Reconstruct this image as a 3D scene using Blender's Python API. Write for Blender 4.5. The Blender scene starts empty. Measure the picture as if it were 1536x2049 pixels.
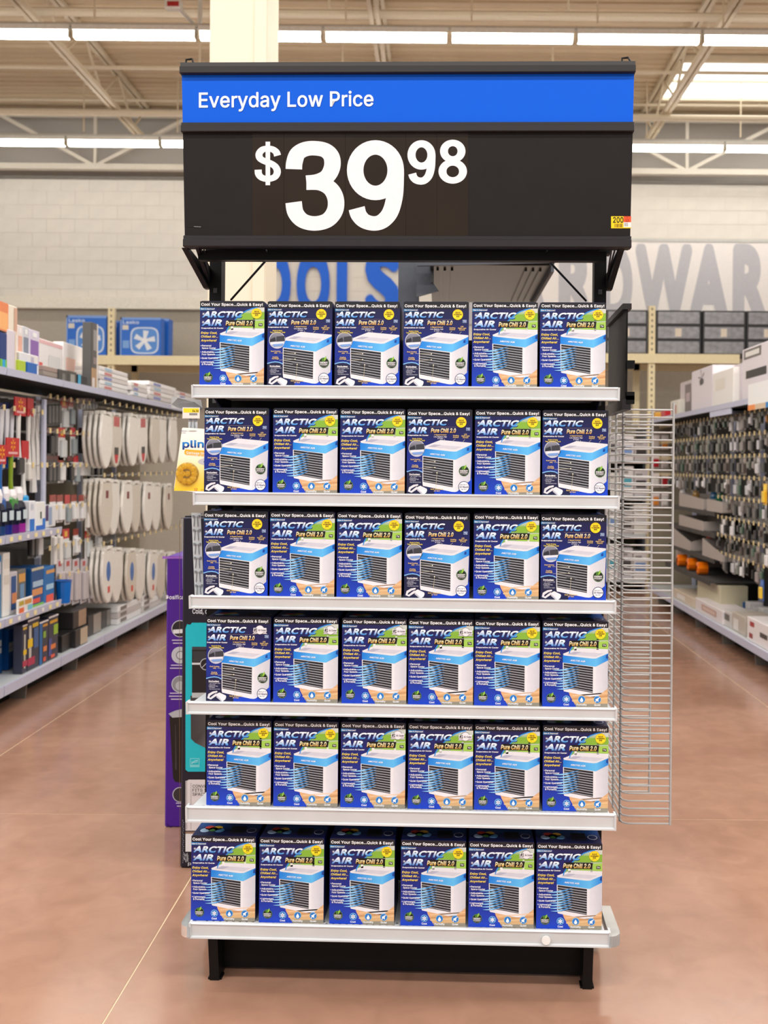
import bpy, bmesh, math, random, os
from mathutils import Matrix, Vector
from mathutils.geometry import tessellate_polygon

scene = bpy.context.scene
COL = scene.collection
random.seed(7)
R = math.radians

# ------------------------------------------------------------------ camera, world, lamps, exposure
FPX, VX, VY, CAMH, ROLL = 2000.0, 880.0, 930.0, 1.53, R(0.5)
cam_d = bpy.data.cameras.new('camera'); cam = bpy.data.objects.new('camera', cam_d); COL.objects.link(cam)
cam_d.sensor_fit = 'AUTO'; cam_d.sensor_width = 36.0; cam_d.lens = 36.0 * FPX / 2049.0
cam_d.shift_x = -(VX - 768.0) / 2049.0; cam_d.shift_y = -(1024.5 - VY) / 2049.0
cam_d.clip_start = 0.05; cam_d.clip_end = 200
cr, sr = math.cos(ROLL), math.sin(ROLL)
cam.matrix_world = Matrix(((cr, -sr, 0, 0), (0, 0, -1, 0), (sr, cr, 0, CAMH), (0, 0, 0, 1)))
cam_d.dof.use_dof = True; cam_d.dof.focus_distance = 2.95; cam_d.dof.aperture_fstop = 4.2
scene.camera = cam
scene.view_settings.view_transform = 'Standard'; scene.view_settings.look = 'None'
scene.view_settings.gamma = 1.0; scene.view_settings.use_curve_mapping = False
scene.view_settings.exposure = 0.0

world = bpy.data.worlds.new('store_ambient'); scene.world = world; world.use_nodes = True
world.node_tree.nodes['Background'].inputs[0].default_value = (1.0, 0.975, 0.95, 1)
world.node_tree.nodes['Background'].inputs[1].default_value = 0.5

LAMP_Z = CAMH + 4.17
def lamp_row(y, power):
    l = bpy.data.lights.new('ceiling_lamp_row', 'AREA'); l.shape = 'RECTANGLE'; l.size = 16.0; l.size_y = 0.16
    l.energy = power; l.color = (1.0, 0.975, 0.945)
    o = bpy.data.objects.new('ceiling_lamp_row', l); COL.objects.link(o); o.location = (0, y, LAMP_Z - 0.06)
for y, p in ((6.4, 480), (3.1, 480), (-0.2, 560), (-3.5, 560)):
    lamp_row(y, p)

# ------------------------------------------------------------------ helpers
def lin(c):
    return tuple(((v / 255.0) / 12.92 if v <= 10.31 else (((v / 255.0) + 0.055) / 1.055) ** 2.4) for v in c)

MATS = {}
def mat(name, rgb, rough=0.5, metal=0.0, var=0.06, scale=40.0, bump=0.0, coat=0.0, emit=0.0, trans=0.0, alpha=1.0, spec=0.5):
    if name in MATS: return MATS[name]
    m = bpy.data.materials.new(name); m.use_nodes = True; nt = m.node_tree; b = nt.nodes['Principled BSDF']
    c = lin(rgb)
    tc = nt.nodes.new('ShaderNodeTexCoord'); nz = nt.nodes.new('ShaderNodeTexNoise'); nz.inputs['Scale'].default_value = scale
    nz.inputs['Detail'].default_value = 3.0
    nt.links.new(tc.outputs['Object'], nz.inputs['Vector'])
    rp = nt.nodes.new('ShaderNodeValToRGB')
    rp.color_ramp.elements[0].position = 0.3; rp.color_ramp.elements[1].position = 0.7
    rp.color_ramp.elements[0].color = tuple(v * (1 - var) for v in c) + (1,)
    rp.color_ramp.elements[1].color = tuple(min(1, v * (1 + var)) for v in c) + (1,)
    nt.links.new(nz.outputs['Fac'], rp.inputs['Fac']); nt.links.new(rp.outputs['Color'], b.inputs['Base Color'])
    b.inputs['Roughness'].default_value = rough; b.inputs['Metallic'].default_value = metal
    b.inputs['Specular IOR Level'].default_value = spec
    if coat: b.inputs['Coat Weight'].default_value = coat; b.inputs['Coat Roughness'].default_value = 0.1
    if bump:
        bp = nt.nodes.new('ShaderNodeBump'); bp.inputs['Strength'].default_value = bump; bp.inputs['Distance'].default_value = 0.005
        nt.links.new(nz.outputs['Fac'], bp.inputs['Height']); nt.links.new(bp.outputs['Normal'], b.inputs['Normal'])
    if emit:
        b.inputs['Emission Color'].default_value = c + (1,); b.inputs['Emission Strength'].default_value = emit
    if trans: b.inputs['Transmission Weight'].default_value = trans
    if alpha < 1: b.inputs['Alpha'].default_value = alpha
    MATS[name] = m
    return m

def print_mat(name, rough, coat=0.0):
    m = bpy.data.materials.new(name); m.use_nodes = True; nt = m.node_tree; b = nt.nodes['Principled BSDF']
    a = nt.nodes.new('ShaderNodeAttribute'); a.attribute_name = 'Col'
    tc = nt.nodes.new('ShaderNodeTexCoord'); nz = nt.nodes.new('ShaderNodeTexNoise'); nz.inputs['Scale'].default_value = 60
    nt.links.new(tc.outputs['Object'], nz.inputs['Vector'])
    mr = nt.nodes.new('ShaderNodeMapRange'); mr.inputs['To Min'].default_value = 0.95; mr.inputs['To Max'].default_value = 1.05
    nt.links.new(nz.outputs['Fac'], mr.inputs['Value'])
    mx = nt.nodes.new('ShaderNodeVectorMath'); mx.operation = 'SCALE'
    nt.links.new(a.outputs['Color'], mx.inputs[0]); nt.links.new(mr.outputs['Result'], mx.inputs['Scale'])
    nt.links.new(mx.outputs['Vector'], b.inputs['Base Color'])
    b.inputs['Roughness'].default_value = rough
    if coat: b.inputs['Coat Weight'].default_value = coat; b.inputs['Coat Roughness'].default_value = 0.15
    return m
INK = print_mat('printed_card', 0.38)
INKM = print_mat('printed_matte', 0.6)
INKG = print_mat('printed_gloss', 0.22)

class MB:
    """collects polygons with a colour per corner and a material index"""
    def __init__(s): s.v = []; s.f = []; s.c = []; s.m = []; s.cc = (200, 200, 200); s.mi = 0
    def poly(s, pts, col=None):
        i = len(s.v); s.v += [tuple(p) for p in pts]; s.f.append(tuple(range(i, i + len(pts))))
        col = s.cc if col is None else col
        s.c.append(col); s.m.append(s.mi); return s
    def box(s, x0, x1, y0, y1, z0, z1, col=None, skip=''):
        P = [(x0, y0, z0), (x1, y0, z0), (x1, y1, z0), (x0, y1, z0), (x0, y0, z1), (x1, y0, z1), (x1, y1, z1), (x0, y1, z1)]
        for k, q in (('d', (3, 2, 1, 0)), ('u', (4, 5, 6, 7)), ('f', (0, 1, 5, 4)), ('b', (2, 3, 7, 6)), ('l', (3, 0, 4, 7)), ('r', (1, 2, 6, 5))):
            if k not in skip: s.poly([P[i] for i in q], col)
        return s
    def bbox(s, x0, x1, y0, y1, z0, z1, b, col=None):
        """box with chamfered edges"""
        bm = bmesh.new(); bmesh.ops.create_cube(bm, size=1)
        for v in bm.verts: v.co = Vector(((x0 + x1) / 2 + v.co.x * (x1 - x0), (y0 + y1) / 2 + v.co.y * (y1 - y0), (z0 + z1) / 2 + v.co.z * (z1 - z0)))
        bmesh.ops.bevel(bm, geom=bm.edges[:], offset=b, segments=1, affect='EDGES')
        for f in bm.faces: s.poly([v.co for v in f.verts], col)
        bm.free(); return s
    def prism(s, pts, axis, a, b, col=None):
        """2-D outline extruded along an axis ('x': pts=(y,z), 'y': (x,z), 'z': (x,y))"""
        def to(p, t): return (t, p[0], p[1]) if axis == 'x' else (p[0], t, p[1]) if axis == 'y' else (p[0], p[1], t)
        n = len(pts); tri = tessellate_polygon([[Vector((p[0], p[1], 0)) for p in pts]])
        for t in tri:
            s.poly([to(pts[i], a) for i in t], col); s.poly([to(pts[i], b) for i in reversed(t)], col)
        for i in range(n):
            j = (i + 1) % n; s.poly([to(pts[i], a), to(pts[j], a), to(pts[j], b), to(pts[i], b)], col)
        return s
    def tube(s, path, r, n=6, col=None, caps=True):
        pts = [Vector(p) for p in path]; rings = []
        for i, p in enumerate(pts):
            d = (pts[min(i + 1, len(pts) - 1)] - pts[max(i - 1, 0)]).normalized()
            u = d.cross(Vector((0, 0, 1)))
            if u.length < 1e-3: u = d.cross(Vector((1, 0, 0)))
            u.normalize(); w = d.cross(u)
            rr = r[i] if isinstance(r, (list, tuple)) else r
            rings.append([p + (u * math.cos(t) + w * math.sin(t)) * rr for t in [2 * math.pi * (k + .5) / n for k in range(n)]])
        for a, b in zip(rings, rings[1:]):
            for k in range(n): s.poly([a[k], a[(k + 1) % n], b[(k + 1) % n], b[k]], col)
        if caps: s.poly(list(reversed(rings[0])), col); s.poly(rings[-1], col)
        return s
    def lathe(s, prof, cx, cy, n=12, col=None):
        """prof: list of (radius, z) or (radius, z, colour)"""
        for a, b in zip(prof, prof[1:]):
            for k in range(n):
                t0, t1 = 2 * math.pi * k / n, 2 * math.pi * (k + 1) / n
                q = [(cx + a[0] * math.cos(t0), cy + a[0] * math.sin(t0), a[1]), (cx + a[0] * math.cos(t1), cy + a[0] * math.sin(t1), a[1]),
                     (cx + b[0] * math.cos(t1), cy + b[0] * math.sin(t1), b[1]), (cx + b[0] * math.cos(t0), cy + b[0] * math.sin(t0), b[1])]
                s.poly(q, b[2] if len(b) > 2 else col)
        return s
    def mesh(s, name, mats, smooth=False):
        me = bpy.data.meshes.new(name); me.from_pydata(s.v, [], s.f)
        for m in (mats if isinstance(mats, (list, tuple)) else [mats]): me.materials.append(m)
        at = me.color_attributes.new('Col', 'FLOAT_COLOR', 'CORNER'); buf = []
        for f, c in zip(s.f, s.c):
            if callable(c):
                for i in f: buf += list(lin(c(s.v[i]))) + [1.0]
            elif isinstance(c[0], (tuple, list)):
                for k in range(len(f)): buf += list(lin(c[k])) + [1.0]
            else: buf += (list(lin(c)) + [1.0]) * len(f)
        at.data.foreach_set('color', buf)
        me.polygons.foreach_set('material_index', s.m)
        if smooth: me.polygons.foreach_set('use_smooth', [True] * len(s.f))
        me.update(); return me

def link(name, data, parent=None, M=None):
    o = bpy.data.objects.new(name, data); COL.objects.link(o)
    if parent is not None: o.parent = parent
    if M is not None:
        if parent is None: o.matrix_world = M
        else: o.matrix_local = M
    return o
def tag(o, label=None, cat=None, group=None, kind=None):
    if label: o['label'] = label
    if cat: o['category'] = cat
    if group: o['group'] = group
    if kind: o['kind'] = kind
    return o
def thing(name, label, cat, M=None, group=None):
    return tag(link(name, None, None, M if M is not None else Matrix()), label, cat, group)
def part(name, mb, mats, parent, smooth=False, M=None, label=None, kind=None):
    o = link(name, mb.mesh(name, mats, smooth) if isinstance(mb, MB) else mb, parent, M)
    return tag(o, label, None, None, kind)
def solo(name, mb, mats, label, cat, M=None, group=None, kind=None, smooth=False):
    o = link(name, mb.mesh(name, mats, smooth) if isinstance(mb, MB) else mb, None, M if M is not None else Matrix())
    return tag(o, label, cat, group, kind)
def struct(name, mb, mats, parent=None, kind='structure', smooth=False, M=None):
    o = link(name, mb.mesh(name, mats, smooth), parent, M)
    if parent is None: o['kind'] = kind
    return o
T = Matrix.Translation
_T1 = 'first second third fourth fifth sixth seventh eighth ninth tenth eleventh twelfth thirteenth fourteenth fifteenth sixteenth seventeenth eighteenth nineteenth'.split()
def ordinal(n):
    if n < 20: return _T1[n - 1]
    t, u = divmod(n, 10); return ('', '', 'twent', 'thirt', 'fort', 'fift')[t] + ('ieth' if not u else 'y-' + _T1[u - 1])
ORD = ['first', 'second', 'third', 'fourth', 'fifth', 'sixth', 'seventh', 'eighth', 'ninth', 'tenth', 'eleventh', 'twelfth', 'thirteenth', 'fourteenth', 'fifteenth']

def ray(px, py):
    xi, yi = (px - VX) / FPX, (VY - py) / FPX
    return Vector((xi * cr - yi * sr, 1.0, xi * sr + yi * cr))
def at(px, py, Y):
    """world point seen at a photo pixel at depth Y"""
    return Vector((0, 0, CAMH)) + ray(px, py) * Y
def on_x(px, py, X):
    d = ray(px, py); return Vector((0, 0, CAMH)) + d * (X / d.x)

# the end-of-aisle display stands a little turned: its own frame, u right, v into the scene
EA = R(1.7); EO = Vector((-0.099, 2.878, 0.0))
EM = T(EO) @ Matrix.Rotation(-EA, 4, 'Z')
def el(px, py, v):
    n = Vector((math.sin(EA), math.cos(EA), 0)); d = ray(px, py); c = Vector((0, 0, CAMH))
    p = c + d * ((v + EO.dot(n)) / d.dot(n)); q = p - EO
    return q.dot(Vector((math.cos(EA), -math.sin(EA), 0))), p.z

# ------------------------------------------------------------------ lettering as flat shapes
try:
    FONT = bpy.data.fonts.load(os.path.join(bpy.utils.resource_path('LOCAL'), 'datafiles/fonts/Inter.woff2'))
except Exception:
    FONT = None
_TX = {}
def glyphs(body, bold, res=2, plain=False):
    """outline faces of a line of text; bold = regular weight thickened by shifted copies"""
    k = (body, bold, res, plain)
    if k not in _TX:
        c = bpy.data.curves.new('lettering', 'FONT'); c.body = body; c.resolution_u = res; c.fill_mode = 'FRONT'
        if FONT and not plain: c.font = FONT
        c.space_character = 1.0 + bold * 1.2
        o = bpy.data.objects.new('lettering', c); me = o.to_mesh()
        vs = [(v.co.x, v.co.y) for v in me.vertices]; fs = [tuple(p.vertices) for p in me.polygons]
        o.to_mesh_clear(); bpy.data.objects.remove(o); bpy.data.curves.remove(c)
        if bold:
            n = 16 if res >= 5 else 8 if res >= 3 or bold >= .03 else 4
            V, F, D = [], [], []
            for q in range(n):
                a = 2 * math.pi * (q + .5) / n; i = len(V); rr = bold * (1.25 if n == 4 else 1.0)
                V += [(x + rr * math.cos(a), y + rr * math.sin(a)) for x, y in vs]; F += [tuple(j + i for j in f) for f in fs]; D += [q] * len(fs)
            vs, fs, ds = V, F, D
        else: ds = [0] * len(fs)
        _TX[k] = (vs, fs, ds)
    return _TX[k]
CAPP = max(v[1] for v in glyphs('H', 0, 1, True)[0]); CAPH = 0.5087 if FONT else CAPP

class Print:
    """flat print: 2-D shapes in photo-like units (x right, y down) mapped onto a plane in layers"""
    def __init__(s, fmap, step=2.6e-4): s.mb = MB(); s.map = fmap; s.step = step
    def put(s, pts, col, layer, d=0.0):
        s.mb.poly([s.map(p[0], p[1], layer * s.step + d) for p in pts],
                  [col(p[0], p[1]) for p in pts] if callable(col) else col)
    def poly(s, pts, col, layer=1):
        for t in tessellate_polygon([[Vector((p[0], p[1], 0)) for p in pts]]):
            s.put([pts[i] for i in t], col, layer)
    def rect(s, x0, y0, x1, y1, col, layer=1, nx=1, ny=1):
        for i in range(nx):
            for j in range(ny):
                a, b = x0 + (x1 - x0) * i / nx, x0 + (x1 - x0) * (i + 1) / nx
                c, d = y0 + (y1 - y0) * j / ny, y0 + (y1 - y0) * (j + 1) / ny
                s.put([(a, c), (a, d), (b, d), (b, c)], col, layer)
    def disc(s, cx, cy, r, col, layer=1, n=28, ry=None, scallop=0.0, rot=0.0):
        ry = r if ry is None else ry
        pts = []
        for k in range(n):
            t = rot + 2 * math.pi * k / n; q = 1 - (scallop if k % 2 else 0)
            pts.append((cx + r * q * math.cos(t), cy + ry * q * math.sin(t)))
        s.poly(pts, col, layer)
    def stroke(s, pts, w, col, layer=1):
        ws = w if isinstance(w, (list, tuple)) else [w] * len(pts); L, Rr = [], []
        for i, p in enumerate(pts):
            a, b = pts[max(i - 1, 0)], pts[min(i + 1, len(pts) - 1)]
            dx, dy = b[0] - a[0], b[1] - a[1]; l = math.hypot(dx, dy) or 1
            nx, ny = -dy / l * ws[i] / 2, dx / l * ws[i] / 2
            L.append((p[0] + nx, p[1] + ny)); Rr.append((p[0] - nx, p[1] - ny))
        for i in range(len(pts) - 1): s.put([L[i], L[i + 1], Rr[i + 1], Rr[i]], col, layer)
    def text(s, body, x0, x1, top, base, col, layer=3, bold=0.02, shear=0.0, align='fit', res=2, slope=0.0, plain=False):
        """caps reach from top to base; x0..x1 is the width (fit), or the spot to align to"""
        bold *= .75
        vs, fs, ds = glyphs(body, round(bold, 4), res, plain); CAPH = CAPP if plain else globals()['CAPH']
        if not vs: return
        mnx, mxx = min(v[0] for v in vs), max(v[0] for v in vs)
        k = (base - top) / (CAPH + 2 * bold)
        if align == 'fit': kx = (x1 - x0) / (mxx - mnx + shear * CAPH * (k / k)); ox = x0
        else:
            kx = k * 0.98; w = (mxx - mnx) * kx
            if x1 and w > x1: kx *= x1 / w; w = x1
            ox = x0 - w / 2 if align == 'c' else x0
        P = []
        for x, y in vs:
            X = ox + (x - mnx) * kx + y * shear * kx; P.append((X, base - (y + bold) * k + (X - x0) * slope))
        for f, q in zip(fs, ds): s.put([P[i] for i in f], col, layer, q * 2.5e-5)
# ------------------------------------------------------------------ the building: floor, wall, roof
WALL_Y, DECK_Z = 14.3, CAMH + 5.04

def floor_material():
    m = bpy.data.materials.new('polished_brown_concrete'); m.use_nodes = True; nt = m.node_tree; b = nt.nodes['Principled BSDF']
    geo = nt.nodes.new('ShaderNodeNewGeometry')
    n1 = nt.nodes.new('ShaderNodeTexNoise'); n1.inputs['Scale'].default_value = 0.9; n1.inputs['Detail'].default_value = 6
    n2 = nt.nodes.new('ShaderNodeTexNoise'); n2.inputs['Scale'].default_value = 9.0; n2.inputs['Detail'].default_value = 8; n2.inputs['Distortion'].default_value = 0.6
    n3 = nt.nodes.new('ShaderNodeTexNoise'); n3.inputs['Scale'].default_value = 160.0
    for n in (n1, n2, n3): nt.links.new(geo.outputs['Position'], n.inputs['Vector'])
    r1 = nt.nodes.new('ShaderNodeValToRGB'); r1.color_ramp.elements[0].position = .3; r1.color_ramp.elements[1].position = .72
    r1.color_ramp.elements[0].color = lin((146, 108, 89)) + (1,); r1.color_ramp.elements[1].color = lin((172, 135, 114)) + (1,)
    nt.links.new(n1.outputs['Fac'], r1.inputs['Fac'])
    r2 = nt.nodes.new('ShaderNodeValToRGB'); r2.color_ramp.elements[0].position = .35; r2.color_ramp.elements[1].position = .75
    r2.color_ramp.elements[0].color = (.82, .80, .78, 1); r2.color_ramp.elements[1].color = (1.08, 1.06, 1.04, 1)
    nt.links.new(n2.outputs['Fac'], r2.inputs['Fac'])
    mx = nt.nodes.new('ShaderNodeMix'); mx.data_type = 'RGBA'; mx.blend_type = 'MULTIPLY'; mx.inputs['Factor'].default_value = 0.6
    nt.links.new(r1.outputs['Color'], mx.inputs['A']); nt.links.new(r2.outputs['Color'], mx.inputs['B'])
    nt.links.new(mx.outputs['Result'], b.inputs['Base Color'])
    rr = nt.nodes.new('ShaderNodeMapRange'); rr.inputs['To Min'].default_value = 0.10; rr.inputs['To Max'].default_value = 0.24
    nt.links.new(n2.outputs['Fac'], rr.inputs['Value']); nt.links.new(rr.outputs['Result'], b.inputs['Roughness'])
    bp = nt.nodes.new('ShaderNodeBump'); bp.inputs['Strength'].default_value = .04; bp.inputs['Distance'].default_value = .01
    nt.links.new(n2.outputs['Fac'], bp.inputs['Height']); nt.links.new(bp.outputs['Normal'], b.inputs['Normal'])
    b.inputs['Specular IOR Level'].default_value = 0.8
    return m
FLOOR = floor_material()
fl = struct('floor', MB().box(-9, 9, -5, 14.6, -0.25, -0.0012), mat('saw_cut_filler', (214, 190, 156), .5))
xs = [-9, -5.2, -2.27, -0.905, 2.11, 5.0, 9]; ys = [-5, 0.6, 4.34, 9.2, 14.6]
for i in range(len(xs) - 1):
    for j in range(len(ys) - 1):
        g = 0.0025
        part('floor_slab', MB().box(xs[i] + g, xs[i + 1] - g, ys[j] + g, ys[j + 1] - g, -0.2, 0.0), FLOOR, fl)

WALLM = mat('painted_block', (220, 215, 206), .75, var=.03, scale=6, bump=.15)
wb = struct('wall_back', MB().box(-9, 9, WALL_Y + .0105, WALL_Y + .3, 0, 5.57), mat('block_joint', (216, 211, 202), .8, var=.03))
blk = MB().bbox(0, .401, 0, .03, 0, .1975, .0015).mesh('block', WALLM)
n = 0
for row in range(14, 28):
    z = 0.003 + row * 0.2
    for k in range(-16, 14):
        x = k * 0.404 + (0.202 if row % 2 else 0)
        p = x + .2
        zz = z + .1
        pxl, pyl = VX + p / WALL_Y * FPX, VY - (zz - CAMH) / WALL_Y * FPX
        seen = (pxl < 400 and pyl < 625) or (pxl > 1240 and pxl < 1570 and pyl < 500) or (540 < pxl < 810 and 480 < pyl < 600)
        if seen: link('block', blk, wb, T((x, WALL_Y + .006, z))); n += 1
# the plain stretches of the same wall behind the sign and the display
struct('wall_lining', MB().box(-3.6, -2.2, WALL_Y + .0078, WALL_Y + .0105, 0, 5.57).box(-.7, 2.9, WALL_Y + .0078, WALL_Y + .0105, 0, 5.57), WALLM, wb)
UPW = mat('upper_wall_grey', (172, 168, 162), .8, var=.03)
struct('wall_upper', MB().box(-9, 9, WALL_Y + .05, WALL_Y + .3, 5.61, DECK_Z + .2), UPW)
struct('trim_1', MB().box(-9, 9, WALL_Y - .03, WALL_Y + .3, 5.57, 5.61), mat('dark_trim', (120, 114, 106), .6))
struct('trim_2', MB().box(-9, -3.2, WALL_Y - .16, WALL_Y - .012, 3.70, 3.86), mat('cream_trim', (232, 226, 212), .6))
struct('wall_panel', MB().box(1.2, 6.5, WALL_Y - .035, WALL_Y - .012, 2.2, 4.74), mat('white_sign_board', (236, 231, 228), .6, var=.02))
struct('trim_3', MB().box(1.2, 6.5, WALL_Y - .045, WALL_Y - .012, 4.74, 4.78), mat('grey_trim', (196, 196, 192), .6))
struct('wall_lower', MB().box(-9, -3.2, WALL_Y - .06, WALL_Y - .012, 0, 3.70).box(2.2, 6.6, WALL_Y - .06, WALL_Y - .036, 0, 3.3), mat('shaded_wall_tan', (176, 168, 154), .8, var=.04))  # darker tan-grey puts the shade behind the racks into the wall colour

# painted words on the far wall
def wall_word(label, col, letters, name):
    t = thing(name, label, 'lettering', T((0, WALL_Y, 0)))
    m = mat('paint_' + name, col, .6, var=.03)
    for ch, x0, x1, y0, y1 in letters:
        a = at(x0, y0, WALL_Y - .03); b = at(x1, y1, WALL_Y - .03)
        vs, fs, ds = glyphs(ch, 0.06, 5, True)
        mx0, mx1 = min(v[0] for v in vs), max(v[0] for v in vs); my0, my1 = min(v[1] for v in vs), max(v[1] for v in vs)
        mb = MB(); D = -.038
        P = [(a.x + (v[0] - mx0) / (mx1 - mx0) * (b.x - a.x), b.z + (v[1] - my0) / (my1 - my0) * (a.z - b.z)) for v in vs]
        for f, q in zip(fs, ds):
            mb.poly([(P[i][0], D - q * 1.5e-4, P[i][1]) for i in f])
        part('letter', mb, m, t)
wall_word('tall blue capital letters reading TOOLS on the far wall', (0, 96, 214),
          [('T', 440, 508, 498, 640), ('O', 515, 581, 497, 641), ('O', 594, 659, 497, 641), ('L', 674, 724, 498, 640), ('S', 731, 800, 497, 641)], 'blue_lettering')
wall_word('tall pale grey capital letters reading HARDWARE on the far wall', (188, 187, 193),
          [('H', 930, 1000, 488, 650), ('A', 1005, 1095, 488, 650), ('R', 1118, 1187, 488, 650), ('D', 1203, 1264, 488, 650), ('W', 1271, 1383, 488, 650), ('A', 1378, 1457, 488, 650), ('R', 1466, 1534, 488, 650), ('E', 1545, 1600, 488, 650)], 'grey_lettering')

# roof deck: one corrugated sheet, ribs running across the aisles
DECK = mat('painted_roof_deck', (222, 203, 172), .7, var=.03, scale=3)
prof = []; y = -5.0
while y < 14.7:
    prof += [(y, DECK_Z), (y + .09, DECK_Z), (y + .105, DECK_Z + .06), (y + .135, DECK_Z + .06)]; y += .15
mb = MB()
for (a, za), (b, zb) in zip(prof, prof[1:]): mb.poly([(-9, a, za), (9, a, za), (9, b, zb), (-9, b, zb)])
struct('ceiling', mb, DECK)

STEEL = mat('cream_steel', (224, 210, 184), .5, var=.04, scale=8)
def roof_joist(x, where):
    t = thing('roof_joist', 'cream open-web steel roof joist ' + where, 'joist', T((x, 0, 0)))
    zb, zt = CAMH + 4.5, DECK_Z - .01
    y0, y1 = 6.0, 14.2
    c = MB()
    c.box(-.055, -.012, y0, y1, zt - .05, zt).box(.012, .055, y0, y1, zt - .05, zt); part('top_chord', c, STEEL, t)
    c = MB().box(-.055, -.012, y0, y1, zb, zb + .055).box(.012, .055, y0, y1, zb, zb + .055); part('bottom_chord', c, STEEL, t)
    k = 0; y = y0 + .1; st = .62
    bar_up = MB().tube([(0, 0, zb + .03), (0, st, zt - .03)], .017, 5).mesh('web_bar', STEEL)
    bar_dn = MB().tube([(0, 0, zt - .03), (0, st, zb + .03)], .017, 5).mesh('web_bar', STEEL)
    while y + st < y1:
        link('web_bar', bar_up if k % 2 == 0 else bar_dn, t, T((0, y, 0))); y += st; k += 1
for x, w in ((-4.2, 'over the toilet seat aisle'), (-0.7, 'above the tall price sign'), (2.85, 'beside the skylight')):
    roof_joist(x, w)
# girder along the far wall
t = thing('wall_girder', 'pale steel girder with diagonal braces along the far wall top', 'girder', T((0, 14.05, 0)))
GS = mat('pale_girder_steel', (214, 208, 196), .5, var=.03)
part('bottom_chord', MB().box(-8.5, 8.5, -.05, .05, 5.63, 5.71), GS, t); part('top_chord', MB().box(-8.5, 8.5, -.05, .05, 6.38, 6.47), GS, t)
for k in range(-1, 5):
    x = -4.88 + 2.77 * k
    if abs(x) > 8: continue
    part('brace', MB().tube([(x, 0, 5.68), (x - 1.35, 0, 6.4)], .035, 4), GS, t)
    part('brace', MB().tube([(x, 0, 5.68), (x + 1.35, 0, 6.4)], .035, 4), GS, t)
    part('brace', MB().tube([(x, 0, 5.68), (x, 0, 6.4)], .03, 4), GS, t)
# pipes
def pipe(py, Y, r, label, col=(226, 214, 190), x0=-8, x1=8):
    z = at(VX, py, Y).z
    mb = MB().tube([(x0, 0, 0), (x1, 0, 0)], r, 8); M = T((0, Y, z))
    t = thing('ceiling_pipe', label, 'pipe', M)
    part('pipe_run', mb, mat('pipe_paint', col, .45, var=.03), t, smooth=True)
    for x in (-6.2, -2.9, -1.2, 1.3, 4.3):
        part('hanger', MB().box(x - .012, x + .012, -.012, .012, r, DECK_Z - z - .005), STEEL, t)
pipe(30, 10.45, .045, 'cream ceiling pipe above the front row of strip lights')
pipe(141, 11.9, .022, 'thin ceiling conduit between the two rows of strip lights')
pipe(232, 12.75, .04, 'pale ceiling pipe just above the rear row of strip lights')
pipe(206, 13.6, .02, 'thin conduit running close to the far wall')
# strip lights
HOUS = mat('white_fixture_enamel', (235, 235, 228), .4)
LENS = mat('lamp_lens', (255, 251, 242), .5, var=0.0, emit=17.0)
CAPM = mat('lamp_end_cap', (214, 204, 180), .5)
w = 1.19
hou = MB().prism([(-.06, .05), (-.06, .0), (.06, .0), (.06, .05)], 'x', 0, w).mesh('housing', HOUS)
len_ = MB().prism([(-.042, -.002), (-.042, -.05), (-.025, -.066), (.025, -.066), (.042, -.05), (.042, -.002)], 'x', .014, w - .014).mesh('lens', LENS)
cap = MB().box(0, .013, -.044, .044, -.066, .0).mesh('end_cap', CAPM)
rod = MB().box(-.008, .008, -.008, .008, .085, DECK_Z - LAMP_Z - .06).mesh('hanger_rod', STEEL)
def strip_row(Y, xb, k0, k1, rowname, grp):
    for n_, k in enumerate(range(k0, k1)):
        x = xb + k * 1.22
        t = thing('strip_light', f'white ceiling strip light, {ORD[n_]} along the {rowname} row', 'strip light', T((x, Y, LAMP_Z)), grp)
        link('housing', hou, t); link('lens', len_, t); link('end_cap', cap, t); link('end_cap', cap, t, T((w - .013, 0, 0)))
    x0, x1 = xb + k0 * 1.22, xb + k1 * 1.22
    t = thing('strut_rail', f'galvanised strut rail above the {rowname} row of strip lights', 'rail', T((0, Y, LAMP_Z)))
    part('channel', MB().box(x0, x1, -.02, .02, .052, .085), mat('galvanised', (205, 205, 200), .35, .6), t)
    for k in range(k0, k1): link('hanger_rod', rod, t, T((xb + k * 1.22 + .2, 0, .04)))
strip_row(9.7, -3.59, -2, 7, 'front', 'strip lights of the front row')
strip_row(13.0, -4.87, -2, 9, 'rear', 'strip lights of the rear row')
# skylight in the deck
a = at(1352, 110, 12.3); zz = DECK_Z - .03
t = thing('skylight', 'bright white skylight panel between the roof joists', 'skylight', T((0, 0, zz)))
for y0, y1 in ((12.28, 12.9), (12.93, 13.52)):
    part('lens', MB().box(2.95, 6.5, y0, y1, -.01, .005), mat('skylight_lens', (255, 253, 248), .4, var=0, emit=2.6), t)
part('frame', MB().box(2.9, 6.55, 12.22, 12.28, -.05, .03).box(2.9, 6.55, 13.52, 13.58, -.05, .03).box(2.88, 2.95, 12.22, 13.58, -.05, .03).box(2.9, 6.55, 12.9, 12.93, -.04, .03), STEEL, t)
# alarm at the top edge
p = at(352, 14, 9.6)
t = thing('ceiling_alarm', 'small red and white alarm on a tilted white arm under the roof', 'alarm', T(p))
part('arm', MB().tube([(.02, .02, 0), (.17, .25, -.12), (.17, .25, .5)], .025, 6), HOUS, t)
part('cover', MB().bbox(-.1, .06, -.05, .04, -.03, .06, .012), HOUS, t); part('lens_plate', MB().bbox(-.07, .04, -.06, -.05, -.015, .03, .003), mat('alarm_red', (176, 28, 34), .4), t)
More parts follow.
